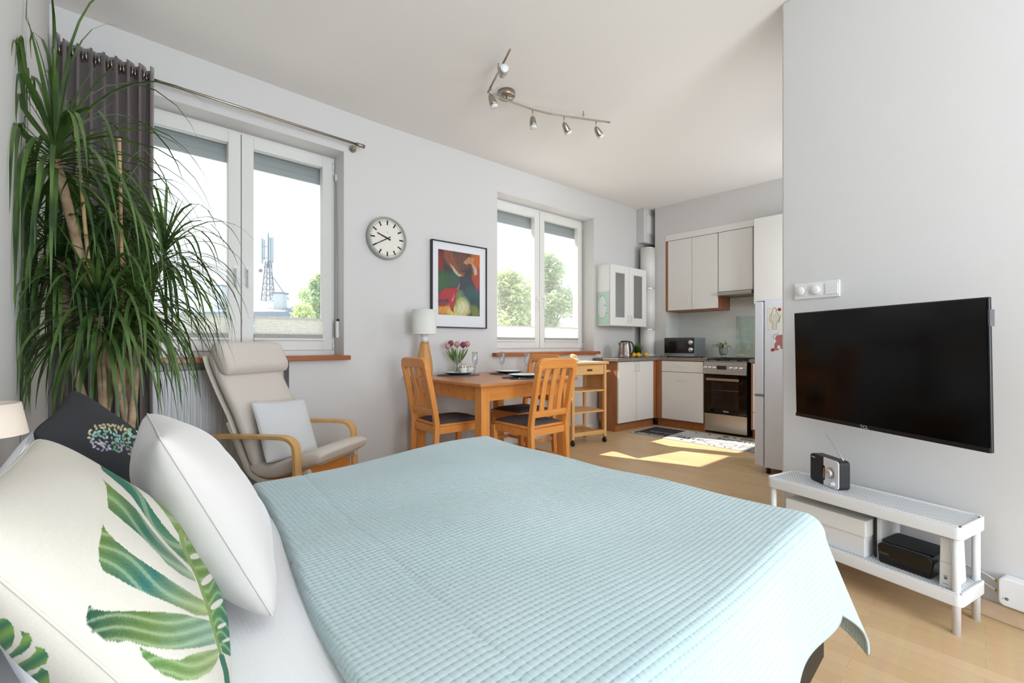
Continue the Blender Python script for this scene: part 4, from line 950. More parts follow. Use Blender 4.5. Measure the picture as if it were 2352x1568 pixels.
# cooker -------------------------------------------------------------
t = thing('gas_cooker', 'freestanding steel gas cooker with black oven door', 'cooker', Matrix.Translation((5.34, 2.06, 0)))
CX0, CY0, CY1 = 5.335, 1.825, 2.303
MB().box(CX0+.02, CX0+.60, CY0, CY1, .03, .845).build('body', mat('cooker_side', (30, 28, 28), .5), t, world=True)
MB().box(CX0, CX0+.02, CY0+.002, CY1-.002, .03, .235).build('storage_drawer', m_steel, t, world=True, bevel=.003)
od = MB().box(CX0-.012, CX0+.02, CY0+.002, CY1-.002, .243, .690).build('oven_door', mat('oven_glass_black', (9, 8, 8), .06), t, world=True, bevel=.003)
MB().box(CX0-.0135, CX0-.012, CY0+.085, CY1-.085, .300, .610).build('oven_window', mat('oven_window', (34, 27, 24), .08), od, world=True)
MB().tube([(CX0-.015, CY0+.09, .515), (CX0-.015, CY1-.10, .515)], .0035, 8).build('oven_rack', mat('rack_grey', (92, 90, 88), .4, .7), od, world=True)
MB().box(CX0-.060, CX0-.045, CY0+.07, CY1-.045, .628, .655).box(CX0-.045, CX0-.012, CY0+.09, CY0+.11, .632, .650).box(CX0-.045, CX0-.012, CY1-.08, CY1-.06, .632, .650).build('oven_handle', m_steel, od, world=True, bevel=.003)
MLG = Matrix.Translation((CX0-.0125, 2.05, .275)) @ Matrix.Rotation(-PI/2, 4, 'Z') @ Matrix.Rotation(PI/2, 4, 'X')
m_logo = mat('lettering_silver', (214, 214, 214), .4)
text('lettering', 'beko', .030, MLG, m_logo, od, .0006, 1.0)
cp = MB(); cp.prism([(CX0-.030, .700), (CX0-.012, .842), (CX0+.05, .845), (CX0+.05, .700)], CY0, CY1)
pn = cp.build('control_panel', m_steel, t, world=True, bevel=.004)
def onpanel(y, z): return Matrix.Translation((CX0-.030+(z-.70)*.127, y, z)) @ Matrix.Rotation(math.radians(-90+7.2), 4, 'Y')
m_knob = mat('knob_silver', (226, 226, 228), .18, 1)
for y in (2.287, 2.237, 2.187, 2.00, 1.945, 1.89): 
    k = MB(onpanel(y-.005, .775)).lathe([(.019, 0), (.019, .004), (.0155, .006), (.0145, .020), (.012, .022), (.0001, .022)], n=24).box(-.014, .014, -.003, .003, .020, .026)
    k.build('knob', m_knob, pn, world=True)
MB(onpanel(2.095, .778)).box(-.022, .022, -.052, .052, 0, .002).build('clock_display', mat('display_black', (24, 22, 24), .1), pn, world=True)
MB().box(CX0-.01, CX0+.60, CY0, CY1, .845, .853).build('hob_plate', m_steel, t, world=True, bevel=.002)
for (cx, cy) in ((.16, .12), (.16, .36), (.44, .12), (.44, .36)):
    MB().lathe([(.045, 0), (.045, .012), (.03, .018), (.0001, .018)], c=(CX0+cx, CY0+cy, .853), n=24).build('burner', m_black, t, world=True)
g = MB()
for y0 in (CY0+.02, CY0+.25):
    y1 = y0+.20
    for x in (CX0+.04, CX0+.56): g.box(x-.005, x+.005, y0, y1, .870, .880)
    for y in (y0, y1, (y0+y1)/2): g.box(CX0+.04, CX0+.56, y-.005, y+.005, .870, .880)
    for x in (CX0+.16, CX0+.44, CX0+.3): g.box(x-.005, x+.005, y0, y1, .870, .880)
    for x in (CX0+.04, CX0+.56):
        for y in (y0, y1): g.box(x-.006, x+.006, y-.006, y+.006, .853, .88)
g.build('pan_support', m_black, t, world=True)
tag(MB().box(5.955, 5.965, 1.62, 2.17, .885, 1.40).build('glass_guard', thin_glass('guard_glass', (.90, .95, .92), .08)), 'clear glass splash guard standing behind the cooker', 'glass panel')
# microwave ----------------------------------------------------------
t = thing('microwave', 'black and silver microwave oven with two round knobs on the worktop', 'microwave', Matrix.Translation((5.66, 2.7, WT)))
MX0, MY0, MY1, MZ0, MZ1 = 5.49, 2.50, 2.895, .892, 1.132
m_silver = mat('microwave_silver', (158, 164, 170), .35, .8)
MB().box(MX0+.012, MX0+.335, MY0, MY1, MZ0, MZ1).build('housing', m_silver, t, world=True, bevel=.003)
MB().box(MX0, MX0+.012, MY0, MY1, MZ0+.042, MZ1-.001).build('front', mat('microwave_black', (16, 15, 15), .15), t, world=True, bevel=.002)
MB().box(MX0-.002, MX0+.012, MY0, MY1, MZ0, MZ0+.040).build('bottom_strip', m_silver, t, world=True, bevel=.002)
MB().box(MX0-.0012, MX0, MY0+.115, MY1-.02, MZ0+.065, MZ1-.02).build('door_window', mat('microwave_window', (30, 28, 27), .08), t, world=True)
for z in (MZ1-.062, MZ1-.152):
    MB(Matrix.Translation((MX0, MY0+.045, z)) @ Matrix.Rotation(-PI/2, 4, 'Y')).lathe([(.030, 0), (.030, .004), (.024, .005), (.022, .020), (.0001, .021)], n=28).box(-.021, .021, -.004, .004, .018, .026).build('knob', m_knob, t, world=True)
for x, y in ((.04, .03), (.3, .03), (.04, .36), (.3, .36)): MB().lathe([(.012, 0), (.012, .013)], c=(MX0+x, MY0+y, WT), n=12).build('foot', m_black, t, world=True)
# eyeglass-like clips seen over the microwave: two hanging cups hooks
# kettle -------------------------------------------------------------
KX, KY = 4.86, 3.09
t = thing('kettle', 'brushed steel electric kettle with black handle on the worktop', 'kettle', Matrix.Translation((KX, KY, WT)))
m_kst = mat('kettle_steel', (150, 138, 132), .22, 1)
MB().lathe([(.082, .0), (.084, .012), (.080, .016), (.078, .05), (.070, .14), (.064, .185), (.058, .196)], n=40).build('body', m_kst, t)
MB().lathe([(.058, .196), (.052, .207), (.03, .213), (.0001, .214)], n=40).build('lid', mat('kettle_lid', (60, 50, 48), .3, .5), t)
hx = Vector((.7262, -.6875, 0))
MB().ribbon(curve_pts([hx*.045+Vector((0, 0, .205)), hx*.085+Vector((0, 0, .190)), hx*.108+Vector((0, 0, .14)), hx*.104+Vector((0, 0, .08)), hx*.080+Vector((0, 0, .04))], 6), .024, .014, hx.cross(Vector((0, 0, 1)))).build('handle', m_black, t, bevel=.003)
MB().add([tuple(-hx*.060+Vector((0, 0, .19))+hx.cross(Vector((0, 0, 1)))*.022), tuple(-hx*.060+Vector((0, 0, .19))-hx.cross(Vector((0, 0, 1)))*.022), tuple(-hx*.085+Vector((0, 0, .187))), tuple(-hx*.070+Vector((0, 0, .145)))], [(0, 1, 2), (0, 2, 3), (2, 1, 3), (0, 3, 1)]).build('spout', m_kst, t)
# grass plant and lemons ------------------------------------------------
GX, GY = 5.14, 3.08
t = thing('grass_plant', 'bushy green grass-like plant in a small black pot beside the kettle', 'plant', Matrix.Translation((GX, GY, WT)))
MB().lathe([(.036, 0), (.048, .085), (.045, .085), (.034, .004), (.0001, .004)], n=28).build('pot', m_black, t)
m_grass = noise_var(mat('grass_green', (70, 120, 42), .55), (58, 104, 36), (110, 150, 70), 40)
g = MB(); rnd = random.Random(3)
for k in range(420):
    a = rnd.uniform(0, 2*PI); el = rnd.uniform(.05, 1.5)**.9; L = rnd.uniform(.07, .125); d = Vector((math.cos(a)*math.cos(el), math.sin(a)*math.cos(el), math.sin(el)))
    b0 = Vector((rnd.uniform(-.03, .03), rnd.uniform(-.03, .03), .08)); s = d.cross(Vector((0, 0, 1))).normalized()
    p = [b0, b0+d*L*.5, b0+d*L+Vector((0, 0, -L*.25*math.cos(el)))]; w = (.0012, .0022, .0003)
    vs = []; 
    for q, ww in zip(p, w): vs += [q+s*ww, q-s*ww]
    g.add(vs, [(0, 1, 3, 2), (2, 3, 5, 4)])
g.build('foliage', m_grass, t)
m_lemon = bump(mat('lemon_peel', (240, 190, 52), .4), 'noise', 90, .2, .001)
for dx, dy, lab in ((-.095, -.035, 'lemon nearest the kettle, half hidden by its neighbour'), (-.065, -.075, 'second lemon from the kettle'), (.0, -.065, 'lemon right in front of the small black pot'), (.105, -.005, 'lemon lying apart at the right of the row by the white pipe')):
    e = Vector((.7262, -.6875, 0)); f = Vector((.6875, .7262, 0))
    p = Vector((GX, GY, WT+.0325))+e*dx+f*(dy*.6)
    single('lemon', MB().lathe([(.0001, -.038), (.006, -.035), (.020, -.026), (.031, -.008), (.032, .006), (.024, .024), (.008, .036), (.0001, .040)], n=24), m_lemon, lab, 'lemon', 'lemons on the worktop', M=Matrix.Translation(p) @ Matrix.Rotation(rnd.uniform(0, 3), 4, 'Z') @ Matrix.Rotation(PI/2, 4, 'Y'))
# spider plant on glass foot
SX, SY = 5.83, 2.275
t = thing('potted_plant', 'variegated leafy plant in a grey pot beside the cooker', 'plant', Matrix.Translation((SX, SY, WT)))
MB().lathe([(.030, 0), (.034, .01), (.036, .032), (.0001, .033)], n=28).build('glass_foot', thin_glass('foot_glass', (.92, .95, .95), .12), t)
MB().lathe([(.034, .033), (.046, .045), (.052, .075), (.052, .125), (.048, .125), (.0001, .115)], n=32).build('pot', mat('pot_grey', (150, 148, 142), .6), t)
g = MB()
for k in range(46):
    a = rnd.uniform(0, 2*PI); el = rnd.uniform(.25, 1.2); L = rnd.uniform(.09, .16); d = Vector((math.cos(a)*math.cos(el), math.sin(a)*math.cos(el), math.sin(el))); s = d.cross(Vector((0, 0, 1))).normalized()
    b0 = Vector((0, 0, .115)); P = curve_pts([b0, b0+d*L*.55, b0+d*L*.9+Vector((0, 0, -.02)), b0+d*L*1.05+Vector((0, 0, -.055*math.cos(el)-.01))], 3); n_ = len(P); vs = []
    for i, q in enumerate(P): w_ = .0095*math.sin(PI*min(1, (i+.6)/n_)); vs += [q+s*w_, q-Vector((0, 0, .002)), q-s*w_]
    g.add(vs, [(3*i, 3*i+1, 3*i+4, 3*i+3) for i in range(n_-1)]+[(3*i+1, 3*i+2, 3*i+5, 3*i+4) for i in range(n_-1)], True)
g.build('foliage', noise_var(mat('variegated_leaf', (140, 160, 110), .5), (116, 142, 88), (196, 206, 170), 60), t)
# pipe, ventilation box, glass cabinet ----------------------------------
t = thing('flue_pipe', 'white sectioned flue pipe standing in the kitchen corner', 'pipe', Matrix.Translation((5.575, 3.20, WT)))
PX, PY, PR = 5.53, 3.158, .096
seg_z = [WT+.03, 1.245, 1.80, 2.345]
for a, b in zip(seg_z, seg_z[1:]): MB().lathe([(PR, a), (PR, b)], c=(PX, PY, 0), n=48).build('pipe_section', m_cab, t, world=True)
for z in seg_z[1:]: MB().lathe([(PR+.002, z-.006), (PR+.003, z), (PR+.002, z+.006)], c=(PX, PY, 0), n=48, cap=False).build('joint_ring', m_chrome, t, world=True)
MB().lathe([(PR+.012, WT+.0), (PR+.012, WT+.03), (PR, WT+.032)], c=(PX, PY, 0), n=48).build('base_collar', mat('collar_white', (220, 222, 222), .4), t, world=True)
t = thing('vent_box', 'white boxed vent shaft with a grille high above the flue pipe', 'vent box', FB @ Matrix.Translation((3.85, -.05, 2.6)))
MB(FB).box(3.70, 3.995, -.115, -.001, 2.435, HC).build('casing', m_wall, t, world=True, bevel=.003)
MB(FB).box(3.765, 3.965, -.126, -.115, 2.56, 2.82).box(3.785, 3.945, -.131, -.126, 2.58, 2.80).build('grille', m_white, t, world=True, bevel=.003)
MG = FB @ Matrix.Translation((2.842, -.215, 1.278)); GW, GH, GD = .765, .75, .213
t = thing('glass_door_cabinet', 'white wall cabinet with two ribbed glass doors above the kettle', 'cabinet', MG)
m = MB(); q = .016
m.box(0, q, .02, GD, 0, GH).box(GW-q, GW, .02, GD, 0, GH).box(q, GW-q, .02, GD, 0, q).box(q, GW-q, .02, GD, GH-q, GH).box(q, GW-q, GD-.006, GD, q, GH-q)
for z in (.25, .5): m.box(q, GW-q, .03, GD-.006, z, z+.014)
m.build('carcass', m_white, t, bevel=.002)
m_rib = mat('ribbed_glass', (120, 118, 112), .25, spec=.6)
def _rib():
    n, l, b = nodes(m_rib); t = n.new('ShaderNodeTexCoord'); x = n.new('ShaderNodeTexWave'); x.wave_type = 'BANDS'; x.bands_direction = 'X'; x.inputs['Scale'].default_value = 14
    bp = n.new('ShaderNodeBump'); bp.inputs['Strength'].default_value = .8; bp.inputs['Distance'].default_value = .004; l.new(t.outputs['Object'], x.inputs[0]); l.new(x.outputs[0], bp.inputs['Height']); l.new(bp.outputs[0], b.inputs['Normal'])
    r = n.new('ShaderNodeValToRGB'); r.color_ramp.elements[0].color = (*lin((104, 104, 98)), 1); r.color_ramp.elements[1].color = (*lin((140, 138, 132)), 1); l.new(x.outputs[0], r.inputs[0]); l.new(r.outputs[0], b.inputs['Base Color'])
_rib()
for k in (0, 1):
    a = k*GW/2+.002; b = (k+1)*GW/2-.002; fr = .095
    d = MB(); d.box(a, a+fr, 0, .018, 0, GH).box(b-fr, b, 0, .018, 0, GH).box(a+fr, b-fr, 0, .018, 0, fr+.01).box(a+fr, b-fr, 0, .018, GH-fr, GH)
    do = d.build('door', m_white, t, bevel=.004)
    MB().box(a+fr-.002, b-fr+.002, .006, .011, fr+.008, GH-fr+.002).build('glass_pane', m_rib, do)
    hx_ = b-.028 if k == 0 else a+.028
    MB().box(hx_-.012, hx_+.012, -.006, 0, .035, .15).tube([(hx_, -.004, .055), (hx_, -.02, .06), (hx_, -.02, .125), (hx_, -.004, .13)], .004, 8).build('door_handle', m_white, do, bevel=.002)
# mint poster on the cabinet's side
po = MB(MG).box(-.004, -.0005, .03, GD-.01, .01, .43).build('poster', attr_mat('poster_print', rough=.15)); 
bpy.data.objects.remove(po)
vs = []; fs = []; N1, N2 = 40, 90
for i in range(N1+1):
    for j in range(N2+1): vs.append((-.002, .026+(GD-.03)*i/N1, .012+.42*j/N2))
for i in range(N1):
    for j in range(N2): k = i*(N2+1)+j; fs.append((k, k+1, k+N2+2, k+N2+1))
po = MB(MG).add(vs, fs).build('art_card', attr_mat('poster_print', rough=.15)); so = po.modifiers.new('thick', 'SOLIDIFY'); so.thickness = .0015
V = np.array(vs); a = (V[:, 1]-.026)/(GD-.03); b = (V[:, 2]-.012)/.42
C = np.tile(np.array(lin((190, 222, 206))), (len(V), 1)); e1 = ((a-.55)/.36)**2+((b-.52)/.34)**2 < 1; C[e1] = lin((224, 228, 232))
e2 = (np.abs(((a-.55)/.36)**2+((b-.52)/.34)**2-1) < .10) & (a < .75); C[e2] = lin((160, 196, 178)); C[(np.abs(a-.32) < .09) & (np.abs(b-.56) < .012)] = lin((110, 116, 120)); C[(np.abs(a-.22) < .05) & (np.abs(b-.33) < .016)] = lin((170, 120, 120)); C[b > .975] = lin((240, 240, 236))
at = po.data.color_attributes.new('paint', 'FLOAT_COLOR', 'POINT'); at.data.foreach_set('color', np.concatenate([C, np.ones((len(C), 1))], 1).astype(np.float32).ravel())
tag(po, 'mint green art card of a pale face on the side of the glass-door cabinet', 'picture')
# refrigerator --------------------------------------------------------
t = thing('refrigerator', 'white fridge-freezer seen from its side beyond the end of the television wall', 'refrigerator', Matrix.Translation((4.28, 1.0, 0)))
FX0, FX1, FY0, FY1, FH = 3.985, 4.53, .68, 1.235, 1.40
m_fr = mat('fridge_white', (226, 228, 234), .3)
MB().box(FX0, FX1, FY0, FY1, .05, FH).build('body', m_fr, t, world=True, bevel=.006)
for (a, b) in ((.055, .625), (.640, FH-.005)): 
    d = MB().box(FX0, FX1, FY1+.006, FY1+.072, a, b).build('door', m_fr, t, world=True, bevel=.008)
MB().box(FX0-.001, FX0+.02, FY1+.003, FY1+.075, .627, .638).build('door_gap_trim', mat('gap_grey', (130, 134, 140), .5), t, world=True)
MB().box(FX0+.01, FX1-.01, FY0+.02, FY1+.075, FH, FH+.016).build('top_cap', m_fr, t, world=True, bevel=.004)
for y in (FY0+.03, FY1-.02): MB().tube([(FX0+.04, y, 0), (FX0+.04, y, .05)], .015, 12).tube([(FX1-.04, y, 0), (FX1-.04, y, .05)], .015, 12).build('foot', m_black, t, world=True)
# prints held by magnets (on the fridge side)
m_card = mat('card_cream', (226, 224, 208), .6); m_ink = mat('ink_dark', (60, 54, 52), .6); m_red = mat('magnet_red', (176, 40, 46), .3); m_rust = mat('rust_print', (176, 110, 104), .6)
FS = Matrix.Translation((FX0, 0, 0)) @ Matrix.Rotation(-PI/2, 4, 'Z') @ Matrix.Rotation(PI/2, 4, 'X')     # local x -> -v, y -> up, z -> out of the side
def flat(mb, poly, z0=.0002, z1=.0008):
    n = len(poly); return mb.add([(x, y, z0) for x, y in poly]+[(x, y, z1) for x, y in poly], [tuple(reversed(range(n))), tuple(range(n, 2*n))]+[(i, (i+1) % n, n+(i+1) % n, n+i) for i in range(n)])
def ell(cx, cy, rx, ry, n=20, a0=0, a1=2*PI): return [(cx+rx*math.cos(a0+(a1-a0)*k/n), cy+ry*math.sin(a0+(a1-a0)*k/n)) for k in range(n)]
m_white_paper = mat('card_white', (226, 228, 232), .6)
cx, cy = -1.160, 1.25
t = thing('magnet_card', 'cream card with a line-drawn standing figure held by a red magnet on the refrigerator', 'card', Matrix.Translation((FX0, 1.16, 1.25)))
MB(FS).box(cx-.048, cx+.08, cy-.085, cy+.095, .0002, .0012).build('card_sheet', m_card, t, world=True)
d = MB(FS)
def outl(mb, pts, w=.0022, z=.0014):
    for a, b in zip(pts, pts[1:]): 
        A = Vector((a[0], a[1], z)); B = Vector((b[0], b[1], z)); mb.ribbon([A, B], w, .0006, (B-A).cross(Vector((0, 0, 1))))
outl(d, [(cx-.02, cy+.05), (cx-.033, cy+.02), (cx-.032, cy-.02), (cx-.015, cy-.022), (cx-.012, cy-.08), (cx+.014, cy-.08), (cx+.018, cy-.022), (cx+.03, cy-.02), (cx+.034, cy+.02), (cx+.022, cy+.05), (cx+.01, cy+.058), (cx+.016, cy+.075), (cx, cy+.092), (cx-.016, cy+.075), (cx-.01, cy+.058), (cx-.02, cy+.05)])
outl(d, [(cx+.045, cy+.03), (cx+.03, cy-.03)], .003)
for i in range(4):
    for j in range(7): d.box(cx-.02+i*.013-.0022, cx-.02+i*.013+.0022, cy-.062+j*.016-.0025, cy-.062+j*.016+.0025, .0012, .0018) if (j > 2 or i in (1, 2)) else None
d.build('figure_drawing', m_ink, t, world=True)
single('magnet', MB(FS).lathe([(.012, .0012), (.0125, .004), (.011, .007), (.0001, .007)], c=(cx+.038, cy+.075, 0), n=24), m_red, 'round red magnet on the cream figure card, upper one of the two', 'magnet', 'red magnets on the refrigerator')
cx, cy = -1.124, 1.070
t = thing('magnet_card', 'card with the hind part of a rust-coloured four-legged animal on the refrigerator', 'card', Matrix.Translation((FX0, 1.12, 1.07)))
MB(FS).box(cx-.055, cx+.06, cy-.075, cy+.065, .0002, .0012).build('card_sheet', m_white_paper, t, world=True)
flat(MB(FS), [(cx-.03, cy+.03), (cx-.02, cy+.05), (cx+.02, cy+.055), (cx+.05, cy+.055), (cx+.05, cy-.0), (cx+.03, cy-.01), (cx+.022, cy-.035), (cx+.035, cy-.05), (cx+.032, cy-.06), (cx+.01, cy-.058), (cx+.002, cy-.03), (cx-.012, cy-.028), (cx-.018, cy-.052), (cx-.002, cy-.06), (cx-.004, cy-.068), (cx-.036, cy-.068), (cx-.036, cy-.02), (cx-.022, cy+.0)], .0012, .0018).build('animal_print', m_rust, t, world=True)
d = MB(FS); outl(d, [(cx-.022, cy+.015), (cx-.042, cy+.025), (cx-.044, cy+.045), (cx-.03, cy+.06), (cx-.005, cy+.062)], .003); d.build('tail_outline', mat('ink_slate', (96, 84, 92), .6), t, world=True)
single('magnet', MB(FS).lathe([(.012, .0018), (.0125, .004), (.011, .007), (.0001, .007)], c=(cx-.046, cy-.064, 0), n=24), m_red, 'round red magnet at the animal card, lower one of the two', 'magnet', 'red magnets on the refrigerator')
# rug -------------------------------------------------------------------
m_rug = mat('rug_light_grey', (188, 186, 184), .9, spec=.1); noise_var(m_rug, (178, 176, 174), (200, 198, 196), 60); m_rdark = mat('rug_dark', (66, 62, 62), .9, spec=.1); m_rwhite = mat('rug_white', (232, 232, 230), .9, spec=.1); m_rgrey = mat('rug_grey', (140, 138, 138), .9)
MR = Matrix.Translation((4.655, 2.90, 0)) @ Matrix.Rotation(-PI/2, 4, 'Z')     # local x -> -v (to the right), y -> +u (away)
t = thing('kitchen_rug', 'grey printed kitchen rug with coffee lettering before the base units', 'rug', MR)
MB().box(0, 1.75, 0, .60, .001, .007).build('rug_base', m_rug, t, bevel=.002)
MB().box(.03, .42, .035, .565, .007, .0076).build('dark_panel', m_rdark, t)
MB().box(1.28, 1.75, .0, .25, .007, .0076).box(1.05, 1.75, .50, .60, .007, .0076).build('grey_panel', m_rgrey, t)
def rt(body, x, y, s, m, sx=1, al='LEFT', ang=0): return text('lettering', body, s, MR @ Matrix.Translation((x, y, .0078)) @ Matrix.Rotation(ang, 4, 'Z'), m, t, .0002, sx, al)
rt('espresso', .06, .09, .095, m_rwhite); rt('espresso', .13, .27, .13, m_rgrey, .8)
rt('latte', .50, .20, .17, m_rdark, 1.0); rt('Espresso', .85, .42, .15, m_rdark, .8)
rt('COFF', .80, .16, .25, m_rgrey, .95); rt('EE', 1.36, .12, .25, m_rwhite, .9)
bn = MB()
for k in range(30):
    x = rnd.uniform(.45, 1.7); y = rnd.choice([rnd.uniform(.02, .08), rnd.uniform(.53, .58)]); bn.lathe([(.0001, .0072), (.016, .0072), (.016, .0078), (.0001, .0078)], n=12, L=Matrix.Translation((x, y, 0)) @ Matrix.Rotation(rnd.uniform(0, 3), 4, 'Z') @ Matrix.Diagonal((1.2, .7, 1, 1)))
bn.build('bean_pattern', m_rdark, t)
# glass dish by the pipe
single('glass_dish', MB().lathe([(.05, 0), (.075, .004), (.085, .018), (.083, .018), (.07, .007), (.0001, .005)], n=36), thin_glass('dish_glass', (.85, .92, .93), .15), 'shallow glass dish on the worktop in front of the flue pipe', 'dish', M=Matrix.Translation((5.47, 3.0, WT+.0005)))
# ================================================================ TELEVISION WALL
def cw(X, Y): return Vector((.7262*X+.6875*Y, -.6875*X+.7262*Y, 0))
# switches
t = thing('switch_plate', 'white triple plate with two round dimmers and a rocker above the television', 'light switch', FW @ Matrix.Translation((.18, 0, 1.325)))
MB(FW).box(.072, .288, -.009, -.0005, 1.283, 1.366).build('plate', m_white, t, world=True, bevel=.004)
for x in (.108, .180):
    MB(FW).box(x-.028, x+.028, -.0105, -.009, 1.297, 1.353).build('insert', m_white, t, world=True, bevel=.002)
    MB(FW @ Matrix.Translation((x, -.0105, 1.325)) @ Matrix.Rotation(PI/2, 4, 'X')).lathe([(.0215, 0), (.0205, .012), (.018, .014), (.0001, .014)], n=36).build('dimmer_knob', m_white, t, world=True)
MB(FW).box(.2235, .2805, -.013, -.009, 1.297, 1.353).build('rocker', m_white, t, world=True, bevel=.003)
# television on a swing mount
pL = cw(1.420, 2.255); pR = cw(1.563, 1.468)
dv = (pR-pL); TWd = dv.length; ang = math.atan2(dv.y, dv.x)
MTV = Matrix.Translation((pL.x, pL.y, .948)) @ Matrix.Rotation(ang, 4, 'Z') @ Matrix.Rotation(math.radians(1.4), 4, 'X')
zL0, zL1 = -.256, .256
t = thing('television', 'large flat black television on a swing arm above the white rack', 'television', MTV)
m_scr = mat('screen_black', (3, 3, 4), .12, spec=.22)
MB().box(0, TWd, .004, .016, -.257, .257).build('housing', mat('tv_housing', (16, 16, 17), .4), t, bevel=.003)
MB().box(.10, TWd-.10, .016, .05, -.20, .16).build('rear_cover', mat('tv_back', (14, 14, 15), .6), t, bevel=.01)
MB().box(.006, TWd-.006, .0015, .004, -.240, .251).build('screen', m_scr, t)
MB().box(.002, TWd-.002, -.001, .004, -.257, -.241).build('lower_bezel', mat('bezel_dark', (34, 33, 34), .35, .4), t, bevel=.001)
text('lettering', 'TCL', .017, MTV @ Matrix.Translation((TWd*.455, -.0012, -.249)) @ Matrix.Rotation(PI/2, 4, 'X'), m_logo, t, .0004, 1.2)
MB().box(TWd-.001, TWd+.004, .0, .02, .160, .215).build('side_label', mat('label_grey', (90, 92, 96), .4), t)
cm = MTV @ Vector((TWd*.5, .06, 0)); wl_ = FW.inverted() @ cm
MB(FW).box(wl_.x-.10, wl_.x+.10, -.02, -.0005, .80, 1.10).tube([(wl_.x+.02, -.02, .95), (wl_.x, wl_.y+.01, .95)], .02, 12).build('wall_mount', m_black, t, world=True)
# rack -------------------------------------------------------------------
m_rackw = mat('rack_white', (234, 235, 237), .4)
m_perf = mat('rack_perforated', (228, 230, 232), .45)
def _perf():
    n, l, b = nodes(m_perf); t = n.new('ShaderNodeTexCoord'); vo = n.new('ShaderNodeTexBrick'); vo.inputs['Scale'].default_value = 1; vo.inputs['Brick Width'].default_value = .013; vo.inputs['Row Height'].default_value = .010; vo.inputs['Mortar Size'].default_value = .0028; vo.inputs['Mortar Smooth'].default_value = .3
    vo.inputs['Color1'].default_value = (*lin((168, 174, 178)), 1); vo.inputs['Color2'].default_value = (*lin((168, 174, 178)), 1); vo.inputs['Mortar'].default_value = (*lin((234, 235, 237)), 1)
    l.new(t.outputs['Object'], vo.inputs[0]); l.new(vo.outputs['Color'], b.inputs['Base Color'])
    bp = n.new('ShaderNodeBump'); bp.inputs['Strength'].default_value = .8; bp.inputs['Distance'].default_value = .003; l.new(vo.outputs['Fac'], bp.inputs['Height']); l.new(bp.outputs[0], b.inputs['Normal'])
_perf()
RX0, RX1, RY0, RY1 = .095, .808, -.283, -.058
t = thing('tv_rack', 'low white two-shelf metal rack below the television', 'rack', FW @ Matrix.Translation(((RX0+RX1)/2, (RY0+RY1)/2, 0)))
def tray(z1, h):
    o = rbox(MB(FW), RX0, RX1, RY0, RY1, z1-h, z1-.006, .022, rim=.004).build('shelf', m_rackw, t, world=True)
    e = .007; r = MB(FW)
    r.box(RX0+.012, RX1-.012, RY0+.001, RY0+e, z1-.01, z1).box(RX0+.012, RX1-.012, RY1-e, RY1-.001, z1-.01, z1).box(RX0+.001, RX0+e, RY0+.012, RY1-.012, z1-.01, z1).box(RX1-e, RX1-.001, RY0+.012, RY1-.012, z1-.01, z1)
    r.build('shelf_rim', m_rackw, o, world=True, bevel=.002)
    MB(FW).box(RX0+.015, RX1-.015, RY0+.015, RY1-.015, z1-.006, z1-.0045).build('perforated_sheet', m_perf, o, world=True)
tray(.398, .052); tray(.156, .050)
for x in (RX0+.022, RX1-.022):
    for y in (RY0+.022, RY1-.02): MB(FW).tube([(x, y, 0), (x, y, .392)],   .0125, 16).build('leg', m_rackw, t, world=True)
# radio
RA = FW @ Matrix.Translation((.228, -.150, .394)) @ Matrix.Rotation(math.radians(-15), 4, 'Z') if False else None
q0 = FW @ Vector((.222, -.135, 0)); q1 = FW @ Vector((.402, -.222, 0))
MRd = Matrix.Translation((q0.x, q0.y, .3945)) @ Matrix.Rotation(math.atan2(q1.y-q0.y, q1.x-q0.x), 4, 'Z')
RW, RH, RD = .180, .130, .050
t = thing('portable_radio', 'portable radio, half black and half white, with raised aerial on the rack', 'radio', MRd)
def rr(x0, x1, z0, z1, r, n=6, cs=(1, 1, 1, 1)):
    out = []
    for (cx, cz, a0, k) in ((x1-r, z1-r, 0, cs[0]), (x0+r, z1-r, PI/2, cs[1]), (x0+r, z0+r, PI, cs[2]), (x1-r, z0+r, 3*PI/2, cs[3])):
        if k: out += [(cx+r*math.cos(a0+PI/2*i/n), cz+r*math.sin(a0+PI/2*i/n)) for i in range(n+1)]
        else: out.append((x1 if a0 in (0, 3*PI/2) else x0, z1 if a0 in (0, PI/2) else z0))
    return out
MB().prism(rr(0, RW, 0, RH, .016), 0, RD, smooth=False).build('case', mat('radio_black', (36, 36, 40), .45), t, bevel=.002)
m_rw = mat('radio_white', (236, 238, 242), .3)
MB().prism(rr(.088, RW-.001, .001, RH-.001, .015, cs=(1, 0, 0, 1)), -.004, .001).build('white_panel', m_rw, t, bevel=.0015)
MB().prism(rr(.001, .088, .001, RH-.001, .015, cs=(0, 1, 1, 0)), -.003, .001).build('speaker_grille', mat('radio_grille', (34, 35, 39), .7), t, bevel=.0015)
MB().prism(rr(.078, .098, .022, .092, .008), -.0048, -.003).build('tuning_scale', mat('scale_black', (14, 14, 15), .15), t, bevel=.001)
MB().box(.0905, .0945, -.0052, -.0048, .035, .080).build('scale_strip', mat('scale_gold', (196, 170, 112), .3), t)
LR = lambda x, z: Matrix.Translation((x, -.004, z)) @ Matrix.Rotation(PI/2, 4, 'X')
MB(LR(.135, .068)).lathe([(.027, 0), (.027, .002), (.024, .0035), (.019, .001), (.0001, .001)], n=48).build('dial_ring', mat('radio_silver', (200, 200, 204), .3, .8), t)
MB(LR(.135, .068)).lathe([(.018, 0), (.017, .016), (.015, .018), (.0001, .018)], n=48).build('tuning_knob', mat('radio_knob', (216, 212, 206), .3, .6), t)
MB(LR(.151, .022)).lathe([(.012, 0), (.0125, .003), (.008, .004), (.0075, .014), (.0001, .015)], n=32).build('volume_knob', m_rw, t)
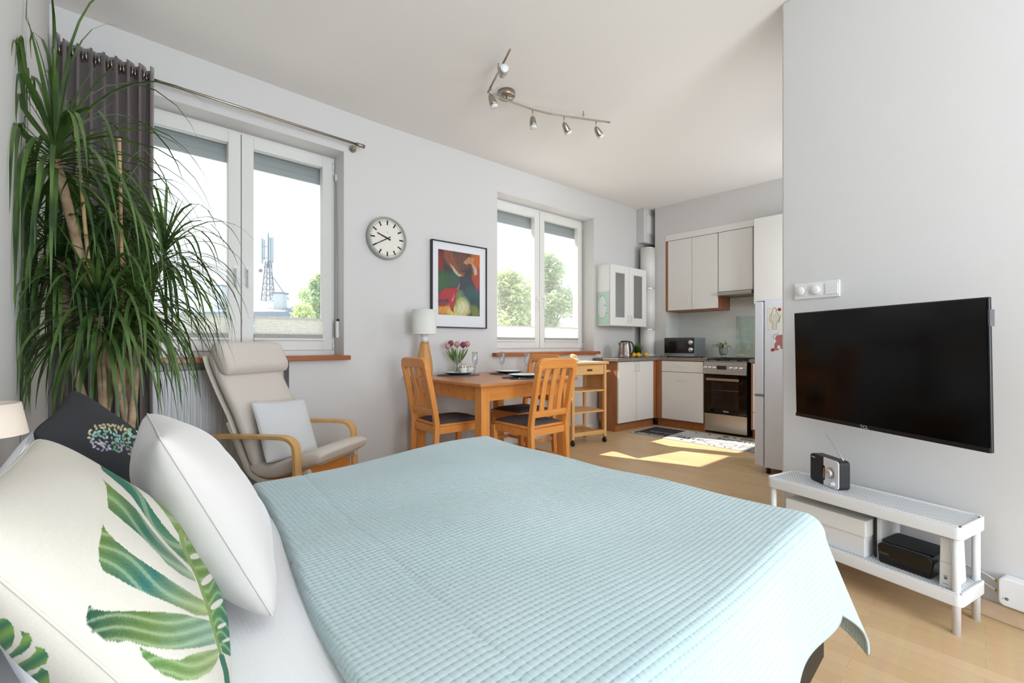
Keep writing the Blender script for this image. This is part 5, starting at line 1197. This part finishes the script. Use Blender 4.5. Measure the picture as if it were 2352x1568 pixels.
MB().prism(rr(.108, .130, .016, .027, .005), -.007, -.004).build('band_switch', m_rw, t, bevel=.001)
MB().box(.010, .034, -.0036, -.003, RH-.018, RH-.0145).build('brand_mark', m_rw, t)
a0 = MRd @ Vector((RW-.018, .032, RH)); 
MB().tube([(RW-.018, .032, RH-.002), (RW-.018, .032, RH+.002), (RW-.090, .036, RH+.065), (RW-.205, .042, RH+.155)], [.0032, .0032, .002, .0012], 8).build('aerial', m_chrome, t)
# boxes etc on the lower shelf
LZ = .1515
t = thing('storage_box', 'white lidded storage box on the left of the lower rack shelf', 'box', FW @ Matrix.Translation((.34, -.15, LZ)))
MB(FW).box(.175, .498, -.250, -.055, LZ, LZ+.150).build('box_body', m_rackw, t, world=True, bevel=.004)
MB(FW).box(.170, .503, -.255, -.050, LZ+.085, LZ+.155).build('lid', m_white, t, world=True, bevel=.005)
t = thing('file_binder', 'thin white folder standing upright between the storage box and the black box', 'folder', FW @ Matrix.Translation((.525, -.13, LZ)))
MB(FW).box(.510, .516, -.20, -.03, LZ, LZ+.19).build('cover_board', m_black, t, world=True); MB(FW).box(.516, .534, -.195, -.03, LZ, LZ+.192).build('sleeve', m_rackw, t, world=True, bevel=.002)
t = thing('black_speaker_box', 'black rounded projector-like box on the lower shelf of the rack', 'speaker', FW @ Matrix.Translation((.61, -.15, LZ)))
MB(FW).prism([(.538, LZ+.004), (.543, LZ), (.700, LZ), (.706, LZ+.004), (.714, LZ+.066), (.70, LZ+.082), (.545, LZ+.082), (.533, LZ+.070)], -.235, -.06).build('case', mat('case_black', (20, 18, 18), .25), t, world=True, bevel=.008, seg=3)
MB(FW).box(.540, .707, -.205, -.065, LZ+.0815, LZ+.086).build('top_cover', mat('top_charcoal', (44, 47, 50), .7), t, world=True, bevel=.003)
text('lettering', 'PHILIPS', .010, FW @ Matrix.Translation((.558, -.2362, LZ+.042)) @ Matrix.Rotation(PI/2, 4, 'X'), mat('lettering_dim', (120, 118, 116), .5), t, .0002)
t = thing('router', 'slim white upright router at the right end of the lower rack shelf', 'router', FW @ Matrix.Translation((.76, -.17, LZ)))
MB(FW).prism([(.735, LZ), (.775, LZ), (.768, LZ+.183), (.738, LZ+.183)], -.252, -.13).build('case', m_rackw, t, world=True, bevel=.003)
MB(FW).box(.7365, .7715, -.2532, -.252, LZ+.092, LZ+.0928).build('seam_line', mat('seam_grey', (176, 178, 182), .5), t, world=True)
MB(FW @ Matrix.Translation((.754, -.2525, LZ+.035)) @ Matrix.Rotation(PI/2, 4, 'X')).lathe([(.0001, 0), (.005, 0), (.005, .001), (.0001, .001)], n=20).box(-.007, .007, -.022, -.0205, 0, .001).box(-.006, .006, .008, .0095, 0, .0006).build('status_light', mat('lamp_grey', (120, 122, 128), .4), t, world=True)
# white wall unit with two cables at the right
t = thing('wall_unit', 'white rounded fibre terminal box low on the wall right of the rack', 'terminal box', FW @ Matrix.Translation((.95, -.03, .1)))
def wallrr(x0, x1, z0, z1, r): return rr(x0, x1, z0, z1, r)
MB(FW).prism(wallrr(.838, 1.06, .078, .183, .018), -.052, -.002).build('case', m_rackw, t, world=True, bevel=.006, seg=3)
MB(FW @ Matrix.Translation((.861, -.052, .108)) @ Matrix.Rotation(PI/2, 4, 'X')).lathe([(.0001, 0), (.0055, 0), (.0055, .001), (.0001, .001)], n=24).box(-.0105, -.0095, -.006, 0, 0, .0006).build('button', mat('button_grey', (120, 124, 130), .4), t, world=True)
m_brass = mat('brass_plug', (196, 176, 96), .3, 1)
for z, zz in ((.155, .17), (.118, .135)):
    MB(FW).tube([(.825, -.028, z), (.840, -.028, z)], .0045, 12).build('plug', m_brass, t, world=True)
    MB(FW).tube([(.825, -.028, z), (.80, -.020, z+.008), (.76, -.008, z+.012), (.60, -.006, zz+.02)], .003, 8).build('cable', m_rackw, t, world=True)
# bedside lamp shade on the left wall
t = thing('wall_lamp', 'small beige wall lamp shade at the left picture edge by the bed', 'lamp', Matrix.Translation((-.1, .86, .94)))
MB().lathe([(.043, .935), (.036, .975), (.0345, .975), (.0415, .935), (.043, .935)], c=(-.098, .86, 0), n=48, cap=False).build('lamp_shade', mat('shade_beige', (214, 200, 186), .9, spec=.1), t, world=True)
MB().tube([(-.098, .86, .94), (-.098, .86, .98), (-.149, .86, .99)], .006, 10).build('bracket', m_nickel, t, world=True)
# ================================================================ CEILING SPOT RAIL
CL = Vector((2.235, 2.42, HC))
t = thing('ceiling_spotlight', 'brushed nickel ceiling light with five adjustable spots on a bent rail', 'ceiling light', Matrix.Translation(CL))
MB().lathe([(.064, 0), (.064, -.032), (.058, -.040), (.0001, -.040)], c=CL, n=48).build('canopy', m_nickel, t, world=True)
zr = 2.838
A0 = Vector((1.93, 2.03, zr)); 
import math as _m
r1 = [(2.075, 2.425), (2.23, 2.415), (2.42, 2.385), (2.53, 2.355), (2.60, 2.33), (2.68, 2.29), (3.06, 2.085)]
r2 = [(2.065, 2.43), (1.865, 1.985)]
MB().tube(curve_pts([(x, y, zr) for x, y in r1], 5), .0065, 12).build('rail', m_nickel, t, world=True)
MB().tube([(2.075, 2.425, zr-.008), (2.075, 2.425, zr+.012)], .011, 14).build('joint', m_nickel, t, world=True)
MB().tube([(x, y, zr) for x, y in r2], .0065, 12).build('rail', m_nickel, t, world=True)
MB().tube([CL+Vector((0, 0, -.04)), Vector((CL.x, CL.y, zr))], .006, 10).build('stem', m_nickel, t, world=True)
m_bulb = mat('bulb_glass', (236, 240, 240), .25, spec=.6)
def spot(px, py, dirv):
    p = Vector((px, py, zr)); d = Vector(dirv).normalized()
    j = p+Vector((0, 0, -.05)); s = MB().tube([p, j], .005, 8).build('spot_arm', m_nickel, t, world=True)
    M3 = Matrix.Translation(j+d*.022+Vector((0, 0, -.012))) @ d.to_track_quat('Z', 'Y').to_matrix().to_4x4()
    MB(M3).lathe([(.006, -.034), (.018, -.022), (.0235, .0), (.0265, .028), (.0275, .040), (.025, .040)], n=28).build('spot_head', m_nickel, s, world=True)
    MB(M3).lathe([(.024, .038), (.0265, .055), (.025, .060), (.0001, .056)], n=28).build('bulb', m_bulb, s, world=True)
spot(1.935, 2.14, (-.5, -.9, .05)); spot(2.035, 2.365, (.35, -.1, -.9)); spot(2.465, 2.375, (.05, -.05, -1)); spot(2.715, 2.273, (.75, .0, -.8)); spot(2.955, 2.143, (.8, -.1, -.75))
for (x, y) in ((2.86, 2.195), (1.965, 2.205)):
    MB().tube([(x, y, zr), (x, y, HC)], .003, 8).tube([(x, y, zr+.02), (x, y, zr+.035)], .007, 10).build('ceiling_hook', m_nickel, t, world=True)
# ================================================================ DRACAENA
rnd = random.Random(11)
m_leaf = mat('dracaena_leaf', (58, 92, 40), .36, spec=.5); noise_var(m_leaf, (30, 56, 26), (88, 116, 58), 7, 2)
n_, l_, b_ = nodes(m_leaf); _t = n_.new('ShaderNodeBsdfTranslucent'); _t.inputs[0].default_value = (*lin((120, 170, 50)), 1); _x = n_.new('ShaderNodeMixShader'); _x.inputs[0].default_value = .12
l_.new(b_.outputs[0], _x.inputs[1]); l_.new(_t.outputs[0], _x.inputs[2]); l_.new(_x.outputs[0], n_['Material Output'].inputs[0])
m_trunk = noise_var(mat('dracaena_trunk', (168, 140, 110), .85), (150, 122, 94), (190, 164, 134), 30); bump(m_trunk, 'noise', 60, .6, .004, (1, 1, .4))
PB = Vector((.065, 2.13, 0))
t = thing('dracaena', 'tall bushy dracaena with long drooping leaves in front of the curtain', 'plant', Matrix.Translation(PB))
MB().lathe([(.12, 0), (.15, .28), (.155, .30), (.145, .30), (.14, .26), (.0001, .26)], c=PB, n=40).build('pot', mat('pot_terracotta', (170, 110, 80), .8), t, world=True)
def crown(c, n, L0, up, seed, wid=.011, emin=-.4, spread=None, lean=(0, 0)):
    r = random.Random(seed); g = MB(); c = Vector(c)
    for k in range(n):
        a = k*2.399963+r.uniform(-.2, .2); f = (k+.5)/n
        el = up*(1-f)**2.6 + emin*f*.5 + .45*(1-f)*(f > .08) + r.uniform(-.22, .22); L = L0*(.80+.35*r.random())*(1 if f > .10 else .62)
        base = c+Vector((0, 0, (1-f)*.10-.05))
        d = Vector((math.cos(a)*math.cos(el)+lean[0], math.sin(a)*math.cos(el)+lean[1], math.sin(el))).normalized(); dro = (.10+.2*r.random() if f < .09 else (1.0+.9*r.random())*1.1)
        side = d.cross(Vector((0, 0, 1))).normalized(); P = []; p = base.copy(); v = d.copy(); ns = 9; st = L/ns
        for i in range(ns+1):
            P.append(p.copy()); v = (v+Vector((0, 0, -dro*2.1/ns*(.25+1.5*i/ns)))).normalized(); p = p+v*st
            hit = False
            if p.x < -.143: p.x = -.143+.002*r.random()
            if p.y > 3.33: p.y = 3.33
        vs = []
        for i, q in enumerate(P):
            u = i/ns; w = wid*(min(1, .45+u*3))*(1-max(0, (u-.35)/.65)**1.7)*(.9+.2*r.random()*0)+.0004
            vv = (P[min(i+1, ns)]-P[max(i-1, 0)]).normalized(); nn = side.cross(vv)
            vs += [q+side*w+nn*w*.25, q, q-side*w+nn*w*.25]
        g.add(vs, [(3*i, 3*i+1, 3*i+4, 3*i+3) for i in range(ns)]+[(3*i+1, 3*i+2, 3*i+5, 3*i+4) for i in range(ns)], True)
    return g.build('leaf_crown', m_leaf, t, world=True)
def at_px(px, py, Y):
    X = (px-1176)/FPX*Y; p = cw(X, Y); return Vector((p.x, p.y, EYE-(py-790)/FPX*Y))
tips = [at_px(128, 365, 1.46), at_px(262, 490, 1.70), at_px(378, 590, 1.95), at_px(140, 600, 1.60), at_px(228, 725, 1.52), at_px(322, 705, 1.66), at_px(205, 540, 1.75)]
crown(tips[0], 120, .56, 1.45, 1, .0066, -.5)
crown(tips[1], 70, .34, 1.35, 2, .0058, -.4)
crown(tips[2], 95, .44, 1.45, 3, .0062, -.6)
crown(tips[3], 135, .46, .8, 4, .0060, -.5)
crown(tips[4], 140, .42, .9, 5, .0062, -.5)
crown(tips[5], 130, .40, 1.0, 6, .0062, -.5)
crown(tips[6], 90, .34, .8, 7, .0058, -.5)
for k, tp in enumerate(tips):
    b = PB+Vector((.05*math.cos(k*1.1), .05*math.sin(k*1.1), .25)); 
    zf = b+Vector((0, 0, .45)); mid = (zf+tp)/2+Vector((.04*math.sin(k*2), .04*math.cos(k), -.02))
    if tp.z < 1.25: pts = [b, b+Vector((0, 0, .3)), (b+tp)/2+Vector((0, 0, .12)), tp]
    else: pts = [b, zf, mid, tp]
    MB().tube(curve_pts(pts, 8), .012 if k else .014, 10).build('stem', m_trunk, t, world=True)
m_bam = noise_var(mat('bamboo_stake', (206, 170, 126), .6), (190, 150, 106), (218, 186, 144), 20)
for a, b in ((at_px(172, 280, 1.50), Vector((.07, 2.08, .27))), (at_px(274, 316, 1.66), Vector((.10, 2.18, .27)))):
    MB().tube([b, (a+b)/2+Vector((.004, 0, 0)), a], .0055, 8).build('support_stake', m_bam, t, world=True)
# ================================================================ OUTSIDE
m_ground = mat('street_ground', (196, 200, 204), .9)
struct('ground_outside', bx(-60, 140, 4.2, 160, -9.2, -9), m_ground)
# unseen block added left of the windows to keep sun off the first
m_rend = noise_var(mat('pale_render', (222, 220, 214), .9), (214, 212, 206), (228, 226, 220), 2)
tag(MB().box(-6, -.35, 3.95, 12.2, -9, 9.5).build('sun_block', m_rend), 'unseen rendered block added outside, left of the windows, to keep sun off the first', 'building')
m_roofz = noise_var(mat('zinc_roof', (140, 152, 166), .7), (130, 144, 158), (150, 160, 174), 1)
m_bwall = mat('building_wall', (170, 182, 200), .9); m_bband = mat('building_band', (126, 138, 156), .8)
def cz(px, py, Y): return at_px(px, py, Y)
MO = Matrix.Rotation(math.atan2(-.6875, .7262)+0, 4, 'Z')      # x across the view, y away
def OB(px, Y, z=0): p = at_px(px, 790, Y); return Matrix.Translation((p.x, p.y, z)) @ Matrix.Rotation(math.atan2(.7262, .6875)-PI/2, 4, 'Z')
Yb = 34.0; sc = Yb/FPX
t = thing('apartment_building', 'long pale building with grey metal roof seen through the large window', 'building', OB(560, Yb, -9))
zE = EYE+(790-716)*sc; zR = EYE+(790-684)*sc
MB(OB(560, Yb)).box(-9, 5.6, 0, 12, -9, zE-.25).build('facade', m_bwall, t, world=True)
MB(OB(560, Yb)).box(-9.3, 5.7, -.3, 12, zE-.30, zE).box(-9.1, 5.6, -.12, 12, zE-.72, zE-.58).build('cornice', m_bband, t, world=True)
r = MB(OB(560, Yb)); r.add([(-9.3, -.3, zE), (3.2, -.3, zE), (1.9, 4.5, zR), (-4.6, 4.5, zR), (-9.3, 9, zE), (3.2, 9, zE)], [(0, 1, 2, 3), (3, 2, 5, 4), (0, 3, 4), (1, 5, 2)])
r.add([(2.4, 1.5, zE+.15), (5.7, -.3, zE), (5.7, 9, zE), (1.9, 6.5, zR), (2.4, 4.0, zR-.45), (5.7, 4.2, zR-.55)], [(0, 1, 5, 4), (4, 5, 2, 3)])
r.build('roof', m_roofz, t, world=True)
for wx in (-6, -3.6, -1.2, 1.2, 3.6):
    wi = MB(OB(560, Yb)).box(wx-.55, wx+.55, -.06, .02, zE-2.6, zE-1.05).build('window', m_white, t, world=True)
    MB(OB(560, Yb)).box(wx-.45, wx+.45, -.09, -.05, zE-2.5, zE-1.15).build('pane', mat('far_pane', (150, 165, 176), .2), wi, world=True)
def chimney(px, Y, w, z0, z1, lab):
    M = OB(px, Y); c = thing('chimney', lab, 'chimney', M @ Matrix.Translation((0, 0, z0)), 'chimneys on the roof opposite')
    MB(M).box(-w/2, w/2, -w/2, w/2, z0, z1-.12).build('shaft', mat('chimney_white', (206, 212, 218), .9), c, world=True)
    MB(M).box(-w/2-.08, w/2+.08, -w/2-.08, w/2+.08, z1-.12, z1).build('cap', m_bband, c, world=True)
chimney(507, 35.5, .62, zE+.3, EYE+(790-655)*.0345, 'white rendered chimney on the roof opposite, left of the window mullion')
chimney(644, 35.5, .72, zE+.3, EYE+(790-672)*.0345, 'white rendered chimney on the roof opposite, right of the aerial mast')
# aerial mast: lattice tower with antenna panels
Ym = 36.0; M = OB(616, Ym); zb_ = EYE+(790-690)*Ym/FPX; zt_ = EYE+(790-535)*Ym/FPX
t = thing('antenna_mast', 'lattice phone mast with antenna panels on the roof outside the large window', 'mast', M @ Matrix.Translation((0, 0, zb_)))
m_mast = mat('mast_grey', (112, 124, 138), .6)
lat = MB(M); hh = (zt_-zb_); zl = zb_+hh*.58
for sx_, sy_ in ((-1, -1), (1, -1), (1, 1), (-1, 1)): lat.tube([(sx_*.36, sy_*.36, zb_), (sx_*.14, sy_*.14, zl)], .035, 6)
for k in range(7):
    f = k/7; g_ = (k+1)/7; a = .36-.22*f; b = .36-.22*g_; z0_ = zb_+(zl-zb_)*f; z1_ = zb_+(zl-zb_)*g_
    for (s1, s2) in (((-1, -1), (1, -1)), ((1, -1), (1, 1)), ((1, 1), (-1, 1)), ((-1, 1), (-1, -1))):
        lat.tube([(s1[0]*a, s1[1]*a, z0_), (s2[0]*b, s2[1]*b, z1_)], .018, 5); lat.tube([(s1[0]*a, s1[1]*a, z0_), (s2[0]*a, s2[1]*a, z0_)], .018, 5)
lat.build('lattice', m_mast, t, world=True)
MB(M).tube([(0, 0, zl-.4), (0, 0, zt_)], .05, 8).build('pole', m_mast, t, world=True)
MB(M).tube([(-.42, 0, zb_+hh*.80), (.42, 0, zb_+hh*.80)], .03, 6).tube([(-.42, 0, zb_+hh*.63), (.42, 0, zb_+hh*.63)], .03, 6).tube([(-.4, .1, zb_+hh*.5), (0, 0, zb_+hh*.5)], .03, 6).build('cross_arm', m_mast, t, world=True)
for x, w_, a, b in ((-.46, .08, .55, .92), (-.30, .07, .60, .9), (.16, .14, .56, .93), (.34, .16, .56, .93)): MB(M).box(x-w_/2, x+w_/2, -.10, .04, zb_+hh*a, zb_+hh*b).build('antenna_panel', mat('panel_pale', (160, 176, 188), .6), t, world=True)
MB(M @ Matrix.Translation((-.52, -.1, zb_+hh*.44)) @ Matrix.Rotation(PI/2, 4, 'X')).lathe([(.0001, 0), (.14, .02), (.15, .1), (.0001, .12)], n=20).build('dish', m_mast, t, world=True)
MB(M).tube([(.1, 0, zb_+hh*.42), (1.65, 0, zb_+.05)], .03, 6).build('stay', m_mast, t, world=True)
MB(M).tube([(.32, -.3, zb_+.2), (.32, -.3, zl)], .02, 5).tube([(.46, -.3, zb_+.2), (.46, -.3, zl)], .02, 5).build('ladder', m_mast, t, world=True)
# trees
m_tl = [noise_var(mat('tree_leaf_%d' % k, (170, 190, 140), .8, spec=.1), a, b, .8, 2) for k, (a, b) in enumerate((((196, 212, 170), (226, 232, 196)), ((184, 206, 186), (214, 226, 208)), ((214, 222, 172), (234, 236, 198))))]
for m_ in m_tl:
    n_, l_, b_ = nodes(m_); _t = n_.new('ShaderNodeBsdfTranslucent'); _t.inputs[0].default_value = (*lin((214, 228, 170)), 1); _x = n_.new('ShaderNodeMixShader'); _x.inputs[0].default_value = .45
    l_.new(b_.outputs[0], _x.inputs[1]); l_.new(_t.outputs[0], _x.inputs[2]); l_.new(_x.outputs[0], n_['Material Output'].inputs[0])
m_bark = mat('tree_bark', (150, 140, 126), .9)
def tree(px, Y, ztop, zlow, rad, mk, lab, seed, n=7000, leaf=.16, blobs=16):
    p = at_px(px, 790, Y); r = random.Random(seed); B = Vector((p.x, p.y, -9))
    t = thing('tree', lab, 'tree', Matrix.Translation(B), 'trees outside the windows')
    cs = []
    for k in range(blobs):
        f = (k+.5)/blobs; z = zlow+(ztop-zlow)*f; rr_ = rad*(1-.8*f**2)*r.uniform(.15, .85); a = r.uniform(0, 2*PI)
        cs.append((Vector((p.x+rr_*math.cos(a), p.y+rr_*math.sin(a), z-.2)), rad*r.uniform(.24, .40)*(1.1-.45*f)))
    cs.append((Vector((p.x, p.y, ztop-rad*.22)), rad*.22))
    g = MB(); vs = []; fs = []
    for k in range(n):
        c, q = cs[r.randrange(len(cs))]; d = Vector((r.gauss(0, 1), r.gauss(0, 1), r.gauss(0, 1))).normalized()*q*(r.random()**.33)*r.uniform(.8, 1.25)
        o_ = c+d; a = Vector((r.gauss(0, 1), r.gauss(0, 1), r.gauss(0, 1))).normalized(); b = a.orthogonal().normalized(); s_ = leaf*r.uniform(.5, 1.1)
        i = len(vs); vs += [o_-a*s_, o_+b*s_*.45, o_+a*s_, o_-b*s_*.45]; fs.append((i, i+1, i+2, i+3))
    g.add(vs, fs).build('foliage', m_tl[mk], t, world=True)
    tr = MB().tube([B, Vector((p.x, p.y, zlow)), Vector((p.x+.2, p.y, ztop-rad*.5))], [.25, .12, .03], 10)
    for c, q in cs: tr.tube([Vector((p.x, p.y, max(zlow-1.5, c.z-1.8))), (c+Vector((p.x, p.y, c.z-1)))/2, c], [.05, .03, .012], 6)
    tr.build('trunk', m_bark, t, world=True)
zz = lambda py, Y: EYE+(790-py)/FPX*Y
tree(1165, 15, zz(622, 15), -2.0, 2.0, 0, 'leafy tree filling the left pane of the kitchen-side window', 21, 26000, .10, 44)
tree(1262, 17, zz(583, 17), -1.5, 1.75, 1, 'taller bluish green tree behind the right pane of the kitchen-side window', 22, 24000, .10, 44)
tree(735, 30, zz(628, 30), zz(740, 30), 1.75, 1, 'tall pale tree right of the mast in the large window', 23, 9000, .13, 14)
tree(700, 24, zz(702, 24), -2, 1.9, 2, 'yellow-green treetop at the lower right of the large window', 24, 9000, .12, 18)
